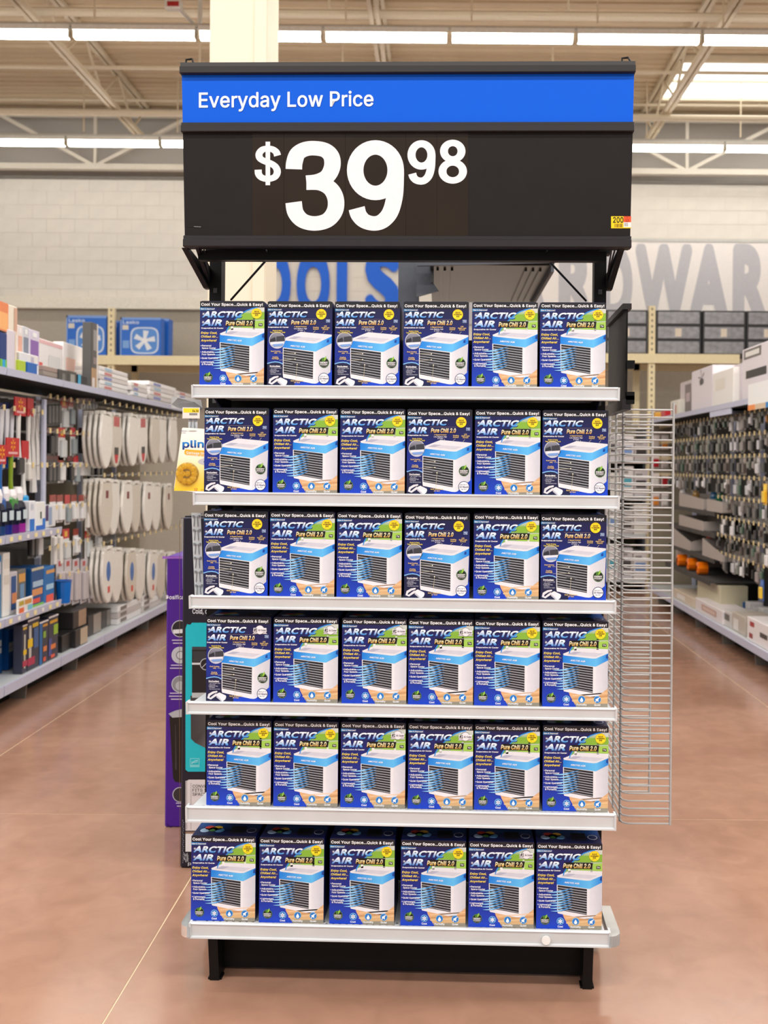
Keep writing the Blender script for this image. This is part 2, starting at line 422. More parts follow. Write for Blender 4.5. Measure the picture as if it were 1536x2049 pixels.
# column behind the display
CRM = mat('cream_column_paint', (222, 211, 188), .55, var=.02, scale=3)
ca, cb_ = at(417, 300, 5.15).x, at(533, 300, 5.15).x; cx = (ca + cb_) / 2
co = struct('column', MB().bbox(ca, cb_, 5.15, 5.5, 0, DECK_Z, .008), CRM)
struct('column_trim', MB().box(cx + .085, cx + .145, 5.138, 5.15, 0, DECK_Z), CRM, co)
# ------------------------------------------------------------------ the display rack
BLK = mat('black_powder_coat', (9, 9, 10), .45, var=.15, scale=30, spec=.2)
CHAR = mat('charcoal_plastic', (36, 34, 35), .42, var=.05, scale=12, spec=.3)
ENAM = mat('grey_white_shelf_enamel', (208, 213, 216), .33, .1, var=.04, scale=9)
SLOT = mat('slot_dark', (70, 72, 74), .6)
rack = thing('display_rack', 'black steel frame of the display holding the shelves of cartons', 'rack', EM)
uL, _ = el(434, 560, .30); uR, _ = el(1199, 560, .30)
zt = el(811, 492, .30)[1]
for u in (uL, uR):
    o = part('upright', MB().box(u - .019, u + .019, .28, .33, 0.02, zt), BLK, rack)
    sl = MB()
    for k in range(40): sl.box(u - .006, u + .006, .2785, .28, .12 + k * .05, .135 + k * .05)
    part('slot_pattern', sl, SLOT, o, kind='stuff')
part('back_panel', MB().box(uL - .01, uR + .01, .335, .35, .1, 1.93), BLK, rack)
part('dark_kick_plate', MB().box(-.56, .56, .118, .13, .012, .135), BLK, rack)  # black plate stands in for the deep shade under the base shelf
for px in (436, 1172):
    u = el(px, 1900, .1)[0]
    f = part('foot', MB().prism([(.06, 0.0), (.55, 0.0), (.55, .14), (.035, .14)], 'x', u - .014, u + .014), BLK, rack)
    part('levelling_pad', MB().box(u - .02, u + .02, .065, .1, 0, .006), BLK, f)
part('top_crossbar', MB().box(uL - .03, uR + .03, .27, .31, zt - .03, zt - .005), BLK, rack)

def shelf(label, pxl, pxr, ytop, ybot, depth, group='shelves of the display rack', base=False):
    z1 = el(811, ytop, 0)[1]; z0 = el(811, ybot, 0)[1]; u0 = el(pxl, ybot, 0)[0]; u1 = el(pxr, ybot, 0)[0]
    t = thing('metal_shelf', label, 'shelf', EM @ T((0, 0, z1)), group); h = z1 - z0
    part('deck', MB().prism([(u0 + .012, .012), (u1 - .012, .012), (u1 - .03, depth), (u0 + .03, depth)], 'z', -.026, -.004), ENAM, t)
    # price channel: slightly tilted face with rolled edges
    pr = [(.012, 0), (.004, .0), (0, -.004), (.0035, -.007), (.006, -h + .008), (.001, -h + .005), (.001, -h + .001), (.008, -h), (.02, -h), (.02, -.005)]
    part('front_lip', MB().prism(pr, 'x', u0, u1), ENAM, t)
    for s_, u in ((0, u0), (1, u1)):
        part('lip_end', MB().prism([(-.002, -.001), (.03, -.001), (.03, -h + .006), (.002, -h)], 'x', u - .002 if s_ else u - .004, u + .004 if s_ else u + .002), ENAM, t)
    hp = MB(); n = 58
    for r_ in range(2):
        for k in range(n):
            x = u0 + .04 + (u1 - u0 - .08) * (k + (.5 if r_ else 0)) / n
            hp.box(x, x + .006, .019 + r_ * .012, .024 + r_ * .012, -.0042, -.0036)
    part('hole_pattern', hp, SLOT, t, kind='stuff')
    if not base:
        for u in (u0 + .045, u1 - .045):
            part('bracket', MB().prism([(.05, -.028), (depth - .05, -.028), (.28, -.085), (.25, -.085)], 'x', u - .0025, u + .0025), BLK, t)
    return t, u0, u1, z1, z0
SH = [(385, 1237, 772, 799), (388, 1237, 988, 1015), (380, 1230, 1197, 1224), (374, 1232, 1411, 1437), (373, 1230, 1622, 1655)]
SHN = ['top', 'second', 'third', 'fourth', 'fifth']
SHZ = []
for k, (a, b, c, d) in enumerate(SH):
    t, u0, u1, z1, z0 = shelf(f'grey white metal shelf of the display, {SHN[k]} from the top' if k else 'grey white metal shelf of the display, topmost, under the price sign', a, b, c, d, .325)
    SHZ.append(z1)
t, u0, u1, z1, z0 = shelf('deep grey white base shelf of the display just above the floor', 380, 1219, 1856, 1889, .55, base=True)
SHZ.append(z1); h = z1 - z0
CLR = mat('clear_plastic_corner', (214, 224, 228), .12, trans=.75, var=.02)
for u, s_ in ((u0, -1), (u1, 1)):
    cb = MB(); n = 6
    arc = [(u, -.002)] + [(u + s_ * .034 * math.sin(i / n * math.pi / 2), .03 - .034 * math.cos(i / n * math.pi / 2) + .002) for i in range(n + 1)] + [(u + s_ * .030, .2), (u, .2)]
    cb.prism(arc, 'z', -h + .004, -.012)
    part('corner_bumper', cb, CLR, t, label='clear plastic corner bumper')
us, zs = el(1092, 1881, 0)
part('round_sticker', MB().prism([(us + .0125 * math.cos(i * math.pi / 10), zs - z1 + .0125 * math.sin(i * math.pi / 10)) for i in range(20)], 'y', -.004, .001), mat('white_sticker', (236, 236, 234), .4), t)

# ------------------------------------------------------------------ cartons
BW, BH, BD = 0.1885, 0.2465, 0.17
NAVY, BLUE = (17, 20, 78), (8, 58, 176)
def grade(*st):
    def f(x, y, st=st):
        for (a, ca), (b, cb) in zip(st, st[1:]):
            if y <= b or (b, cb) == st[-1]:
                q = max(0, min(1, (y - a) / (b - a))); return tuple(ca[i] + (cb[i] - ca[i]) * q for i in range(3))
    return f
def carton_map(x0, x1, y0, y1):
    return lambda x, y, d: ((x - x0) / (x1 - x0) * BW - BW / 2, -0.0004 - d, BH - (y - y0) / (y1 - y0) * BH)
WHITE, GOLD, YEL, INKB = (250, 250, 252), (240, 205, 120), (250, 226, 60), (16, 14, 22)

def logo(P, L):
    ax0, ax1, at_, ab, bx0, bx1, bt, bb = L
    g1 = grade((at_, (250, 252, 255)), (ab - (ab - at_) * .45, (190, 222, 248)), (ab, (30, 120, 214)))
    g2 = grade((bt, (250, 252, 255)), (bb - (bb - bt) * .45, (190, 222, 248)), (bb, (24, 112, 210)))
    for dx, c, ly in ((7, (6, 18, 60), 4), (0, None, 5)):
        P.text('ARCTIC', ax0 + dx, ax1 + dx, at_ + dx, ab + dx, c or g1, ly, .06, .28, res=3, plain=True)
        P.text('AIR', bx0 + dx, bx1 + dx, bt + dx, bb + dx, c or g2, ly, .06, .28, res=3, plain=True)
    for x, y in ((ax0 + 30, at_ + 55), (bx0 + 30, bt + 58)):   # frost sparkle
        for k in range(3):
            a = math.pi * k / 3
            P.stroke([(x - 34 * math.cos(a), y - 34 * math.sin(a)), (x, y), (x + 34 * math.cos(a), y + 34 * math.sin(a))], [1, 9, 1], WHITE, 6)
def seal(P, cx, cy, r, silver):
    if not silver:
        P.disc(cx, cy, r, (222, 170, 10), 5, 48, scallop=.06); P.disc(cx, cy, r * .93, grade((cy - r, (255, 206, 20)), (cy + r, (255, 238, 40))), 6, 40)
        P.text('SAVE', cx, r * .9, cy - r * .5, cy - r * .22, INKB, 7, .03, .15, 'c'); P.text('HUNDREDS', cx, r * 1.5, cy - r * .14, cy + r * .12, INKB, 7, .03, .15, 'c')
        P.text('$$$', cx, r * .6, cy + r * .2, cy + r * .46, INKB, 7, .03, 0, 'c'); P.text('IN ENERGY BILLS', cx, r * 1.1, cy + r * .6, cy + r * .7, INKB, 7, .0, 0, 'c', 1)
    else:
        S = (224, 220, 226)
        P.poly([(cx - r * 1.35, cy + r * .2), (cx - r * .5, cy + r * .2), (cx - r * .5, cy + r * .75), (cx - r * 1.4, cy + r * .75), (cx - r * 1.15, cy + r * .5)], (196, 192, 200), 5)
        P.poly([(cx + r * 1.35, cy + r * .2), (cx + r * .5, cy + r * .2), (cx + r * .5, cy + r * .75), (cx + r * 1.4, cy + r * .75), (cx + r * 1.15, cy + r * .5)], (196, 192, 200), 5)
        P.disc(cx, cy, r * .86, (90, 88, 100), 5, 36); P.disc(cx, cy, r * .8, S, 6, 36, scallop=.0); P.disc(cx, cy, r * .68, (238, 236, 240), 7, 32)
        P.poly([(cx - r * 1.2, cy - r * .36), (cx + r * 1.25, cy - r * .36), (cx + r * 1.25, cy + r * .36), (cx - r * 1.2, cy + r * .36)], (232, 230, 236), 8)
        P.text('#1', cx - r * 1.1, cx - r * .45, cy - r * .3, cy + r * .3, INKB, 9, .04, .1); P.text('Air Cooler', cx - r * .3, cx + r * 1.15, cy - r * .12, cy + r * .2, INKB, 9, .02)
def energy(P, cx, cy, r):
    P.disc(cx, cy, r * 1.08, (96, 150, 90), 5, 30); P.disc(cx, cy, r, (22, 28, 22), 6, 30)
    P.poly([(cx - r * .5, cy - r * .35), (cx - r * .45, cy - r * .9), (cx - r * .05, cy - r * 1.05), (cx + .05 * r, cy - r * .55), (cx - r * .15, cy - r * .15)], (74, 128, 46), 7)
    P.poly([(cx, cy - r * .3), (cx + r * .05, cy - r * .95), (cx + r * .45, cy - r * 1.4), (cx + r * .5, cy - r * .85), (cx + r * .2, cy - r * .4)], (146, 196, 72), 8)
    P.text('ENERGY', cx - r * .85, cx + r * .85, cy - r * .2, cy + r * .12, WHITE, 9, .03); P.text('EFFICIENT', cx - r * .82, cx + r * .82, cy + r * .22, cy + r * .5, WHITE, 9, .03)
    P.text('HOME COOLING', cx, r * 1.2, cy + r * .6, cy + r * .74, (220, 220, 220), 9, .0, 0, 'c', 1)
def cooler(P, top, front, side, bandf, bands, grille, tray, nsl, edge):
    P.poly(top, (226, 226, 233), 2); P.poly(side, lambda x, y: (224, 225, 233) if x < edge + 60 else (200, 202, 213), 2); P.poly(front, (233, 233, 239), 2)
    P.poly(tray, (206, 207, 220), 3); P.poly([tray[0], tray[1], ((tray[1][0] * 3 + tray[2][0]) / 4, tray[1][1] + 8), ((tray[0][0] * 3 + tray[3][0]) / 4, tray[0][1] + 6)], (178, 180, 200), 4)
    cb = lambda x, y: (20, 128, 224) if x < edge - 90 else (96, 190, 246) if x < edge + 40 else (16, 126, 224)
    P.poly(bandf, cb, 3); P.poly(bands, cb, 3)
    a, b, c, d = grille   # tl, tr, br, bl
    P.poly([a, b, c, d], (26, 28, 34), 3)
    for k in range(1, nsl + 1):
        q = k / (nsl + .4); l = (a[0] + (d[0] - a[0]) * q, a[1] + (d[1] - a[1]) * q); r_ = (b[0] + (c[0] - b[0]) * q, b[1] + (c[1] - b[1]) * q)
        P.put([(l[0], l[1] - 6), (l[0], l[1] + 4), (r_[0], r_[1] + 4), (r_[0], r_[1] - 6)], (196, 198, 206), 4)
        P.put([(l[0], l[1] - 18), (l[0], l[1] - 6), (r_[0], r_[1] - 6), (r_[0], r_[1] - 18)], (70, 74, 84), 4)

def art_lawn(silver):
    X0, X1, Y0, Y1 = 0, 1330, 50, 1800
    P = Print(carton_map(X0, X1, Y0, Y1))
    P.rect(X0, Y0, X1, Y1, grade((50, (22, 22, 66)), (420, (18, 26, 100)), (1100, (12, 40, 140)), (1800, (14, 66, 200))), 0, 1, 8)
    P.rect(X0, Y0, X1, 172, (24, 24, 34), 1)
    arc = [(1185, 172), (1080, 195), (960, 240), (850, 310), (745, 410), (670, 490), (600, 570), (555, 650), (540, 720)]
    P.poly(arc + [(1330, 900), (1330, 172)], lambda x, y: (206, 210, 206) if y < 250 else (146, 190, 70) if x > 850 else (120, 176, 84), 1)
    P.poly([(900, 300), (1330, 260), (1330, 420), (1000, 430), (820, 420)], (132, 180, 58), 2); P.poly([(960, 470), (1330, 440), (1330, 600), (860, 590)], (160, 204, 86), 2)
    P.rect(640, 560, 690, 640, (236, 238, 232), 2); P.rect(1095, 400, 1135, 620, (232, 236, 226), 2)
    P.stroke(arc, 22, (40, 140, 224), 3)
    # table top
    tb = [(520, 1440), (560, 1560), (620, 1670), (700, 1800)]
    P.poly(tb + [(1330, 1800), (1330, 1300)], lambda x, y: (226, 176, 128) if y < 1650 else (216, 178, 128), 1)
    for y, c in ((1560, (238, 196, 152)), (1620, (204, 150, 104)), (1668, (232, 196, 148))): P.poly([(600, y), (1330, y - 70), (1330, y - 46), (620, y + 22)], c, 2)
    P.poly([(668, 1735), (1330, 1722), (1330, 1800), (702, 1800)], (150, 143, 128), 2)
    P.text('Cool Your Space...Quick & Easy!', 26, 1296, 84, 142, WHITE, 5, .022)
    P.rect(0, 178, 330, 236, lambda x, y: (28, 128, 190) if x < 100 else (18, 30, 104), 2); P.text('New & Improved!', 16, 305, 190, 222, WHITE, 5, .012, .15, res=1)
    logo(P, (45, 900, 255, 388, 38, 500, 422, 560))
    P.poly([(560, 432), (1140, 432), (1120, 560), (530, 560)], (12, 10, 10), 6)
    P.text('Pure Chill 2.0', 535, 1095, 452, 546, grade((452, (255, 250, 220)), (500, (250, 232, 170)), (546, (226, 170, 70))), 7, .03, .2, res=3)
    P.rect(1212, 498, 1292, 558, (12, 16, 14), 4); P.text('TV', 1222, 1282, 510, 548, WHITE, 5, .03)
    seal(P, 1170, 295, 110, silver)
    P.text('Evaporative Air Cooler', 35, 490, 590, 618, WHITE, 5, .03, res=1)
    for b, y, w in (('Enjoy Cool,', 725, 370), ('Chilled Air...', 802, 388), ('Anywhere!', 882, 352)): P.text(b, 24, w, y - 46, y, grade((y - 46, (255, 246, 150)), (y, (240, 200, 50))), 5, .028, .2)
    for b, x, y, w in (('Personal', 50, 985, 245), ('Space Cooler', 50, 1035, 338), ('Adjustable-', 50, 1115, 318), ('Four Speeds', 50, 1165, 320), ('Quiet Operation', 50, 1242, 388), ('Lightweight', 50, 1322, 302), ('& Portable', 50, 1370, 282)):
        P.text(b, x, w, y - 36, y, WHITE, 9, .02, res=1)
    for y in (968, 1098, 1224, 1304): P.disc(30, y, 8, WHITE, 5, 8)
    energy(P, 180, 1622, 88)
    cooler(P, [(415, 712), (700, 592), (1330, 606), (1330, 700), (1095, 800), (1020, 805), (430, 745)], [(412, 885), (1080, 960), (1080, 1594), (1000, 1590), (440, 1482), (425, 1440)],
           [(1080, 960), (1330, 828), (1330, 1410), (1110, 1590), (1080, 1594)], [(412, 738), (480, 752), (1020, 803), (1090, 798), (1080, 968), (412, 892)], [(1090, 798), (1330, 692), (1330, 832), (1080, 968)],
           [(430, 905), (1025, 975), (1025, 1505), (438, 1405)], [(505, 718), (640, 664), (1240, 694), (1080, 762)], 10, 1080)
    P.poly([(1290, 730), (1330, 712), (1330, 800), (1285, 790)], (10, 66, 150), 4)
    P.text('ARCTIC AIR', 565, 870, 826, 858, WHITE, 5, .03, .2, res=1, slope=.07)
    for k in range(8):    # cold air streaks
        y = 1050 + k * 55; x0 = 215 + (k * 37) % 90
        pts = [(x0 + (740 - x0) * i / 8, y + 26 * math.sin(i / 8 * math.pi * 1.15) - i * 11) for i in range(9)]
        P.stroke(pts, [2, 14, 24, 30, 32, 30, 24, 14, 3], lambda x, y: (142, 204, 250) if x < 520 else (66, 140, 206), 6 + (k % 2))
    for cx, lb in ((490, 'Cool'), (800, 'Humidity'), (1120, 'Quiet')):
        P.disc(cx, 1640, 74, (150, 206, 240), 5, 28); P.disc(cx, 1640, 66, (24, 120, 204), 6, 28)
        P.text(lb, cx, 220, 1728, 1768, WHITE, 7, .03, 0, 'c')
    for k in range(3):
        a = math.pi * k / 3 + .5; P.stroke([(490 - 46 * math.cos(a), 1640 - 46 * math.sin(a)), (490 + 46 * math.cos(a), 1640 + 46 * math.sin(a))], 13, WHITE, 7)
        for s_ in (-1, 1): P.disc(490 + s_ * 36 * math.cos(a), 1640 + s_ * 36 * math.sin(a), 13, WHITE, 8, 8)
    P.poly([(800, 1596), (820, 1630), (834, 1660), (822, 1686), (800, 1694), (778, 1686), (766, 1660), (780, 1630)], WHITE, 7)
    P.poly([(1084, 1624), (1106, 1624), (1140, 1596), (1140, 1688), (1106, 1660), (1084, 1660)], WHITE, 7); P.stroke([(1076, 1690), (1166, 1592)], 12, WHITE, 8)
    return P.mb.mesh('front_print', INK)

def art_callouts(silver):
    X0, X1, Y0, Y1 = 60, 1415, 150, 1895
    P = Print(carton_map(X0, X1, Y0, Y1))
    P.rect(X0, Y0, X1, Y1, grade((150, (18, 18, 58)), (700, (15, 22, 92)), (1150, (10, 44, 152)), (1420, (14, 40, 130)), (1895, (12, 18, 62))), 0, 1, 8)
    P.poly([(635, 1895), (640, 1795), (1070, 1790), (1415, 1540), (1415, 1895)], (10, 66, 200), 1)
    P.poly([(60, 1425), (150, 1398), (235, 1388), (320, 1400), (400, 1440), (400, 1895), (60, 1895)], (18, 22, 66), 1)
    P.stroke([(60, 1425), (150, 1398), (235, 1388), (320, 1400), (395, 1436)], 20, (126, 184, 240), 2)
    P.rect(X0, Y0, X1, 285, (22, 22, 30), 1)
    P.text('Cool Your Space...Quick & Easy!', 82, 1358, 200, 258, WHITE, 5, .022)
    P.rect(60, 292, 390, 345, lambda x, y: (22, 116, 170) if x < 180 else (18, 24, 84), 2); P.text('New & Improved!', 76, 352, 302, 328, WHITE, 5, .012, .15, res=1)
    logo(P, (90, 905, 350, 474, 84, 512, 508, 640))
    P.stroke([(540, 505), (1090, 505)], 4, (150, 130, 120), 3)
    P.text('Pure Chill 2.0', 556, 1080, 530, 620, grade((530, (255, 250, 225)), (575, (250, 226, 160)), (620, (222, 160, 60))), 7, .03, .2, res=3)
    P.rect(1288, 512, 1368, 572, (180, 214, 244), 4); P.rect(1294, 518, 1362, 566, (20, 70, 150), 5); P.text('TV', 1302, 1354, 528, 560, WHITE, 6, .03)
    seal(P, 1185, 405, 112, silver)
    P.text('Evaporative Air Cooler', 76, 505, 662, 690, WHITE, 5, .03, res=1)
    for b, x, y, w, c in (('Quick & Easy', 272, 760, 230, YEL), ('Top-Fill Water Tank', 275, 795, 330, YEL), ('4 Speed Control', 752, 676, 260, GOLD), ('Low, Medium, High', 752, 716, 268, (226, 224, 236)), ('& Turbo', 752, 752, 110, (226, 224, 236)),
                          ('Cooling', 1075, 690, 120, GOLD), ('Control', 1075, 724, 120, GOLD), ('LED', 1276, 662, 60, GOLD), ('Night Light', 1278, 696, 180, GOLD), ('Control', 1276, 730, 120, GOLD),
                          ('Dual Cooling', 238, 1184, 212, GOLD), ('Jets', 238, 1218, 74, GOLD), ('Cooling', 232, 1304, 126, GOLD), ('Cartridge', 232, 1336, 150, GOLD)):
        P.text(b, x, w, y - 26, y, c, 8, .025, 0, 'c', 1)
    # tank close-up
    P.disc(267, 945, 172, (206, 212, 226), 3, 36); P.disc(267, 945, 160, grade((785, (150, 152, 168)), (930, (96, 98, 112)), (1105, (206, 214, 236))), 4, 36)
    P.poly([(120, 930), (220, 880), (240, 965), (110, 985)], (40, 42, 52), 5); P.poly([(250, 870), (420, 850), (424, 970), (250, 975)], (56, 58, 66), 5)
    P.poly([(120, 985), (420, 965), (405, 1030), (140, 1040)], (226, 228, 238), 6); P.poly([(170, 1030), (400, 1010), (370, 1060), (200, 1075)], (120, 160, 220), 7)
    cooler(P, [(440, 892), (760, 768), (1405, 824), (1405, 870), (1100, 1005), (1020, 1008), (440, 950)], [(385, 1085), (1070, 1165), (1070, 1832), (1000, 1828), (400, 1712), (390, 1660)],
           [(1070, 1165), (1405, 996), (1385, 1590), (1110, 1822), (1070, 1832)], [(440, 950), (1020, 1006), (1095, 1000), (1070, 1172), (385, 1092), (385, 1060)], [(1095, 1000), (1405, 858), (1405, 1000), (1070, 1172)],
           [(400, 1110), (1025, 1185), (1020, 1735), (405, 1628)], [(500, 905), (625, 862), (1200, 905), (1060, 960)], 10, 1070)
    P.poly([(1310, 930), (1352, 915), (1350, 980), (1305, 985)], (10, 66, 160), 4)
    P.text('ARCTIC AIR', 540, 855, 1040, 1070, WHITE, 5, .03, .2, res=1, slope=.08)
    P.poly([(565, 1395), (800, 1425), (800, 1452), (740, 1470), (600, 1440)], (70, 72, 80), 6)
    for a, b in (((300, 1206), (640, 1212)), ((310, 1352), (645, 1334)), ((690, 1440), (668, 1735)), ((1065, 742), (1015, 785)), ((1265, 752), (1225, 800)), ((830, 742), (852, 780))):
        P.stroke([a, b], 5, (214, 206, 176), 7)
    for x, y in ((645, 1212), (645, 1333), (690, 1440)): P.disc(x, y, 12, (250, 246, 220), 8, 10)
    P.text('Includes:', 114, 338, 1460, 1496, WHITE, 6, .035)
    for b, y, w in (('- Air Cooler Unit', 1528, 362), ('- Removable', 1560, 256), ('Cooling Cartridge', 1586, 312), ('- USB Adapter', 1614, 250), ('- Easy Instruction Guide', 1648, 356)): P.text(b, 116, w, y - 20, y, (206, 208, 226), 6, .012, res=1)
    # plug-in adapter and cord
    P.stroke([(300, 1690), (210, 1712), (130, 1760), (112, 1820), (160, 1838), (225, 1790), (290, 1748)], [30, 46, 52, 48, 40, 44, 50], (226, 224, 230), 3)
    P.poly([(290, 1735), (345, 1708), (480, 1770), (488, 1800), (470, 1850), (410, 1892), (370, 1880), (285, 1800)], (236, 234, 240), 4); P.poly([(285, 1770), (370, 1840), (410, 1892), (365, 1875), (280, 1805)], (196, 194, 206), 5)
    for b, y, w in (('Multi-Directional', 1790, 262), ('Air Vent', 1824, 130)): P.text(b, 690, w, y - 26, y, GOLD, 8, .025, 0, 'c', 1)
    energy(P, 1250, 1400, 98)
    P.disc(1250, 1725, 116, (18, 30, 90), 5, 34); P.disc(1250, 1725, 104, (246, 246, 250), 6, 34)
    P.text('Runs Up To', 1250, 150, 1668, 1690, (40, 44, 100), 7, .01, 0, 'c', 1); P.text('10 Hours', 1250, 190, 1706, 1746, (24, 28, 90), 7, .03, 0, 'c'); P.text('Per Fill*', 1250, 110, 1764, 1786, (40, 44, 100), 7, .01, 0, 'c', 1)
    return P.mb.mesh('front_print', INK)

ART = {('L', 0): art_lawn(0), ('L', 1): art_lawn(1), ('C', 0): art_callouts(0), ('C', 1): art_callouts(1)}
tp = Print(lambda x, y, d: (x * BW - BW / 2, .003 + (1 - y) * (BD - .006), BH + .0004 + d))
tp.rect(0.01, 0, .99, 1, lambda x, y: (14, 24, 70) if y > .6 else (20, 66, 130), 0, 1, 4)
for cx, cy, c in ((.2, .62, (190, 60, 50)), (.27, .7, (70, 140, 60)), (.33, .62, (220, 180, 60)), (.15, .75, (160, 190, 220)), (.38, .74, (90, 150, 200))): tp.disc(cx, cy, .075, c, 1, 14, ry=.1)
tp.rect(.55, .52, .78, .88, (12, 14, 24), 1); tp.disc(.88, .72, .075, (190, 196, 206), 1, 24, ry=.11); tp.disc(.88, .72, .065, (20, 40, 90), 2, 24, ry=.095)
tp.stroke([(.3, .34), (.4, .28), (.5, .26), (.6, .28), (.7, .34)], .03, (210, 214, 222), 1)
TOPP = tp.mb.mesh('top_print', INK)
bd = MB().bbox(-BW / 2, BW / 2, 0, BD, 0, BH, .0012, (15, 24, 92))
BODY = bd.mesh('box_body', INK)
FLAP = MB().box(-BW / 2 + .004, BW / 2 - .004, .0, .0015, BH - .0005, BH + .0015, (16, 18, 50)).mesh('tuck_flap', INK)
ROWS = [
    ('LCCCLL', '000000', [398, 534, 669, 806, 944, 1077], [530, 665, 800, 938, 1075, 1214]),
    ('CLLCLC', '000000', [406, 545, 680, 815, 948, 1083], [540, 676, 810, 943, 1082, 1218]),
    ('CLLCLC', '000000', [404, 540, 673, 808, 946, 1080], [539, 669, 804, 940, 1079, 1214]),
    ('CLLLLL', '111100', [411, 546, 684, 816, 948, 1084], [543, 677, 813, 947, 1080, 1217]),
    ('LLLLLL', '001100', [412, 546, 681, 816, 948, 1083], [543, 677, 811, 946, 1080, 1219]),
    ('LLLLLL', '000010', [380, 516, 657, 799, 935, 1070], [513, 650, 791, 934, 1070, 1207])]
YM = [690, 905, 1110, 1322, 1533, 1768]
RN = ['the top shelf', 'the second shelf', 'the third shelf', 'the fourth shelf', 'the fifth shelf', 'the base shelf']
SET = [.014, .016, .016, .022, .026, .02]
random.seed(5)
for r, (kinds, sil, lx, rx) in enumerate(ROWS):
    prev = -9
    for k in range(6):
        v = SET[r] + random.uniform(0, .004)
        a, b = el(lx[k], YM[r], v)[0], el(rx[k], YM[r], v)[0]
        u = (a + b) / 2; u = max(u, prev + BW + .0012); prev = u
        sc = 1.0
        lab = ('navy cooler carton with yellow callouts' if kinds[k] == 'C' else 'blue cooler carton with lawn picture') + (', silver ribbon seal' if sil[k] == '1' else ', yellow seal')
        t = thing('air_cooler_carton', f'{lab}, {ORD[k]} from left on {RN[r]}', 'box', EM @ T((u, v, SHZ[r] - .0030)) @ Matrix.Rotation(random.uniform(-.4, .4) * math.pi / 180, 4, 'Z'), 'air cooler cartons on ' + RN[r])
        link('box_body', BODY, t); link('front_print', ART[(kinds[k], int(sil[k]))], t); link('top_print', TOPP, t); link('tuck_flap', FLAP, t)
# ------------------------------------------------------------------ price sign above the display
def sv(py): return .03 - .05 * (497 - py) / 372.0
def S(px, py, d=0.0):
    v = sv(py); u, z = el(px, py, v); return (u, v - d, z)
zrow = lambda py: el(811, py, sv(py))[1]
uRow = lambda px, py: el(px, py, sv(py))[0]
SL0, SL1 = (uRow(362, 140) + uRow(371, 480)) / 2, (uRow(1267, 130) + uRow(1262, 480)) / 2
sign = thing('price_sign', 'black framed price sign with blue header reading Everyday Low Price', 'sign', EM)
CHB = mat('sign_black_panel', (33, 30, 30), .42, var=.06, scale=10, spec=.2)
def srail(name, y0, y1, pr, mats=CHAR):
    z0, z1 = zrow(y1), zrow(y0); v0 = sv((y0 + y1) / 2)
    pts = [(v0 - a, z0 + (z1 - z0) * b) for a, b in pr]
    return part(name, MB().prism(pts, 'x', SL0 - .002, SL1 + .002), mats, sign)
def spanel(name, y0, y1, mats, th=.012, x0=None, x1=None):
    z0, z1 = zrow(y1), zrow(y0); va, vb = sv(y1), sv(y0)
    return part(name, MB().prism([(va, z0), (vb, z1), (vb + th, z1), (va + th, z0)], 'x', SL0 if x0 is None else x0, SL1 if x1 is None else x1), mats, sign)
spanel('backing_panel', 124, 495, BLK, .03).location.y = .004
RP = [(-.02, 0), (.010, 0), (.013, .06), (.013, .6), (.008, .68), (.008, .94), (.004, 1), (-.02, 1)]
srail('top_rail', 124, 149, [(-.02, 0), (.013, 0), (.015, .05), (.015, .55), (.008, .6), (.006, .97), (-.02, 1)])
spanel('header_card', 147, 247, mat('header_blue', (0, 94, 224), .45, var=.01, spec=.2), .004)
P = Print(lambda x, y, d: S(x, y, .0012 + d)); P.text('Everyday Low Price', 398, 747, 185.5, 216, (248, 249, 252), 1, .017, slope=-.009, res=3)
part('lettering', P.mb, INK, sign, label='white header lettering')
srail('middle_rail', 245, 266, RP); spanel('price_panel', 262, 476, CHB, .004); srail('bottom_rail', 472, 496, RP)
# cards with the numerals
def smooth(pts, n=6):
    out = []
    for i in range(len(pts) - 1):
        p0, p1, p2, p3 = pts[max(i - 1, 0)], pts[i], pts[i + 1], pts[min(i + 2, len(pts) - 1)]
        for k in range(n):
            t = k / n; out.append(tuple(.5 * (2 * p1[j] + (p2[j] - p0[j]) * t + (2 * p0[j] - 5 * p1[j] + 4 * p2[j] - p3[j]) * t * t + (3 * p1[j] - p0[j] - 3 * p2[j] + p3[j]) * t ** 3) for j in (0, 1)))
    return out + [pts[-1]]
def oval(cx, cy, rx, ry, n=40): return [(cx + rx * math.cos(2 * math.pi * k / n), cy + ry * math.sin(2 * math.pi * k / n)) for k in range(n)] + [(cx + rx, cy)]
NBOX = {'9': (694, 808, 281, 462), '3': (571, 688, 282, 462), '8': (877, 934, 280, 368), '$': (511, 562, 284, 371)}
NUM = {'9': [(oval(751, 341, 40.5, 45.5), (33, 29)), (smooth([(791.5, 338), (791.5, 356), (789.5, 392), (781, 424), (766, 442), (749, 447.5), (730, 443), (718, 431), (713.5, 417)]), (33, 29))],
       '3': [(smooth([(588, 339), (589, 326), (595, 309), (609, 299.5), (628, 297), (650, 301), (663, 314), (664.5, 334), (655, 353), (636, 363), (613, 366)]), (33, 29)), (smooth([(613, 366), (640, 367), (661, 378), (671.5, 398), (670, 422), (655, 441), (630, 447.5), (606, 442), (591.5, 426), (587.5, 405)]), (33, 29))],
       '8': [(oval(905.5, 303, 17.5, 16.5), (16, 13)), (oval(905.5, 343.5, 20.5, 18), (16, 13))],
       '$': [(smooth([(555.5, 312), (553, 305), (546, 299.5), (536.5, 298), (526, 300), (519.5, 308), (521, 317), (530, 323), (543, 328), (552, 335), (555, 345), (550, 354.5), (537, 358.5), (525, 356), (518.5, 349), (517.5, 340)]), (14, 12)), ([(536.5, 284), (536.5, 327), (536.5, 371)], (9, 9))]}
CARD = mat('price_card_brown_black', (40, 31, 22), .33, var=.15, scale=5, spec=.3)
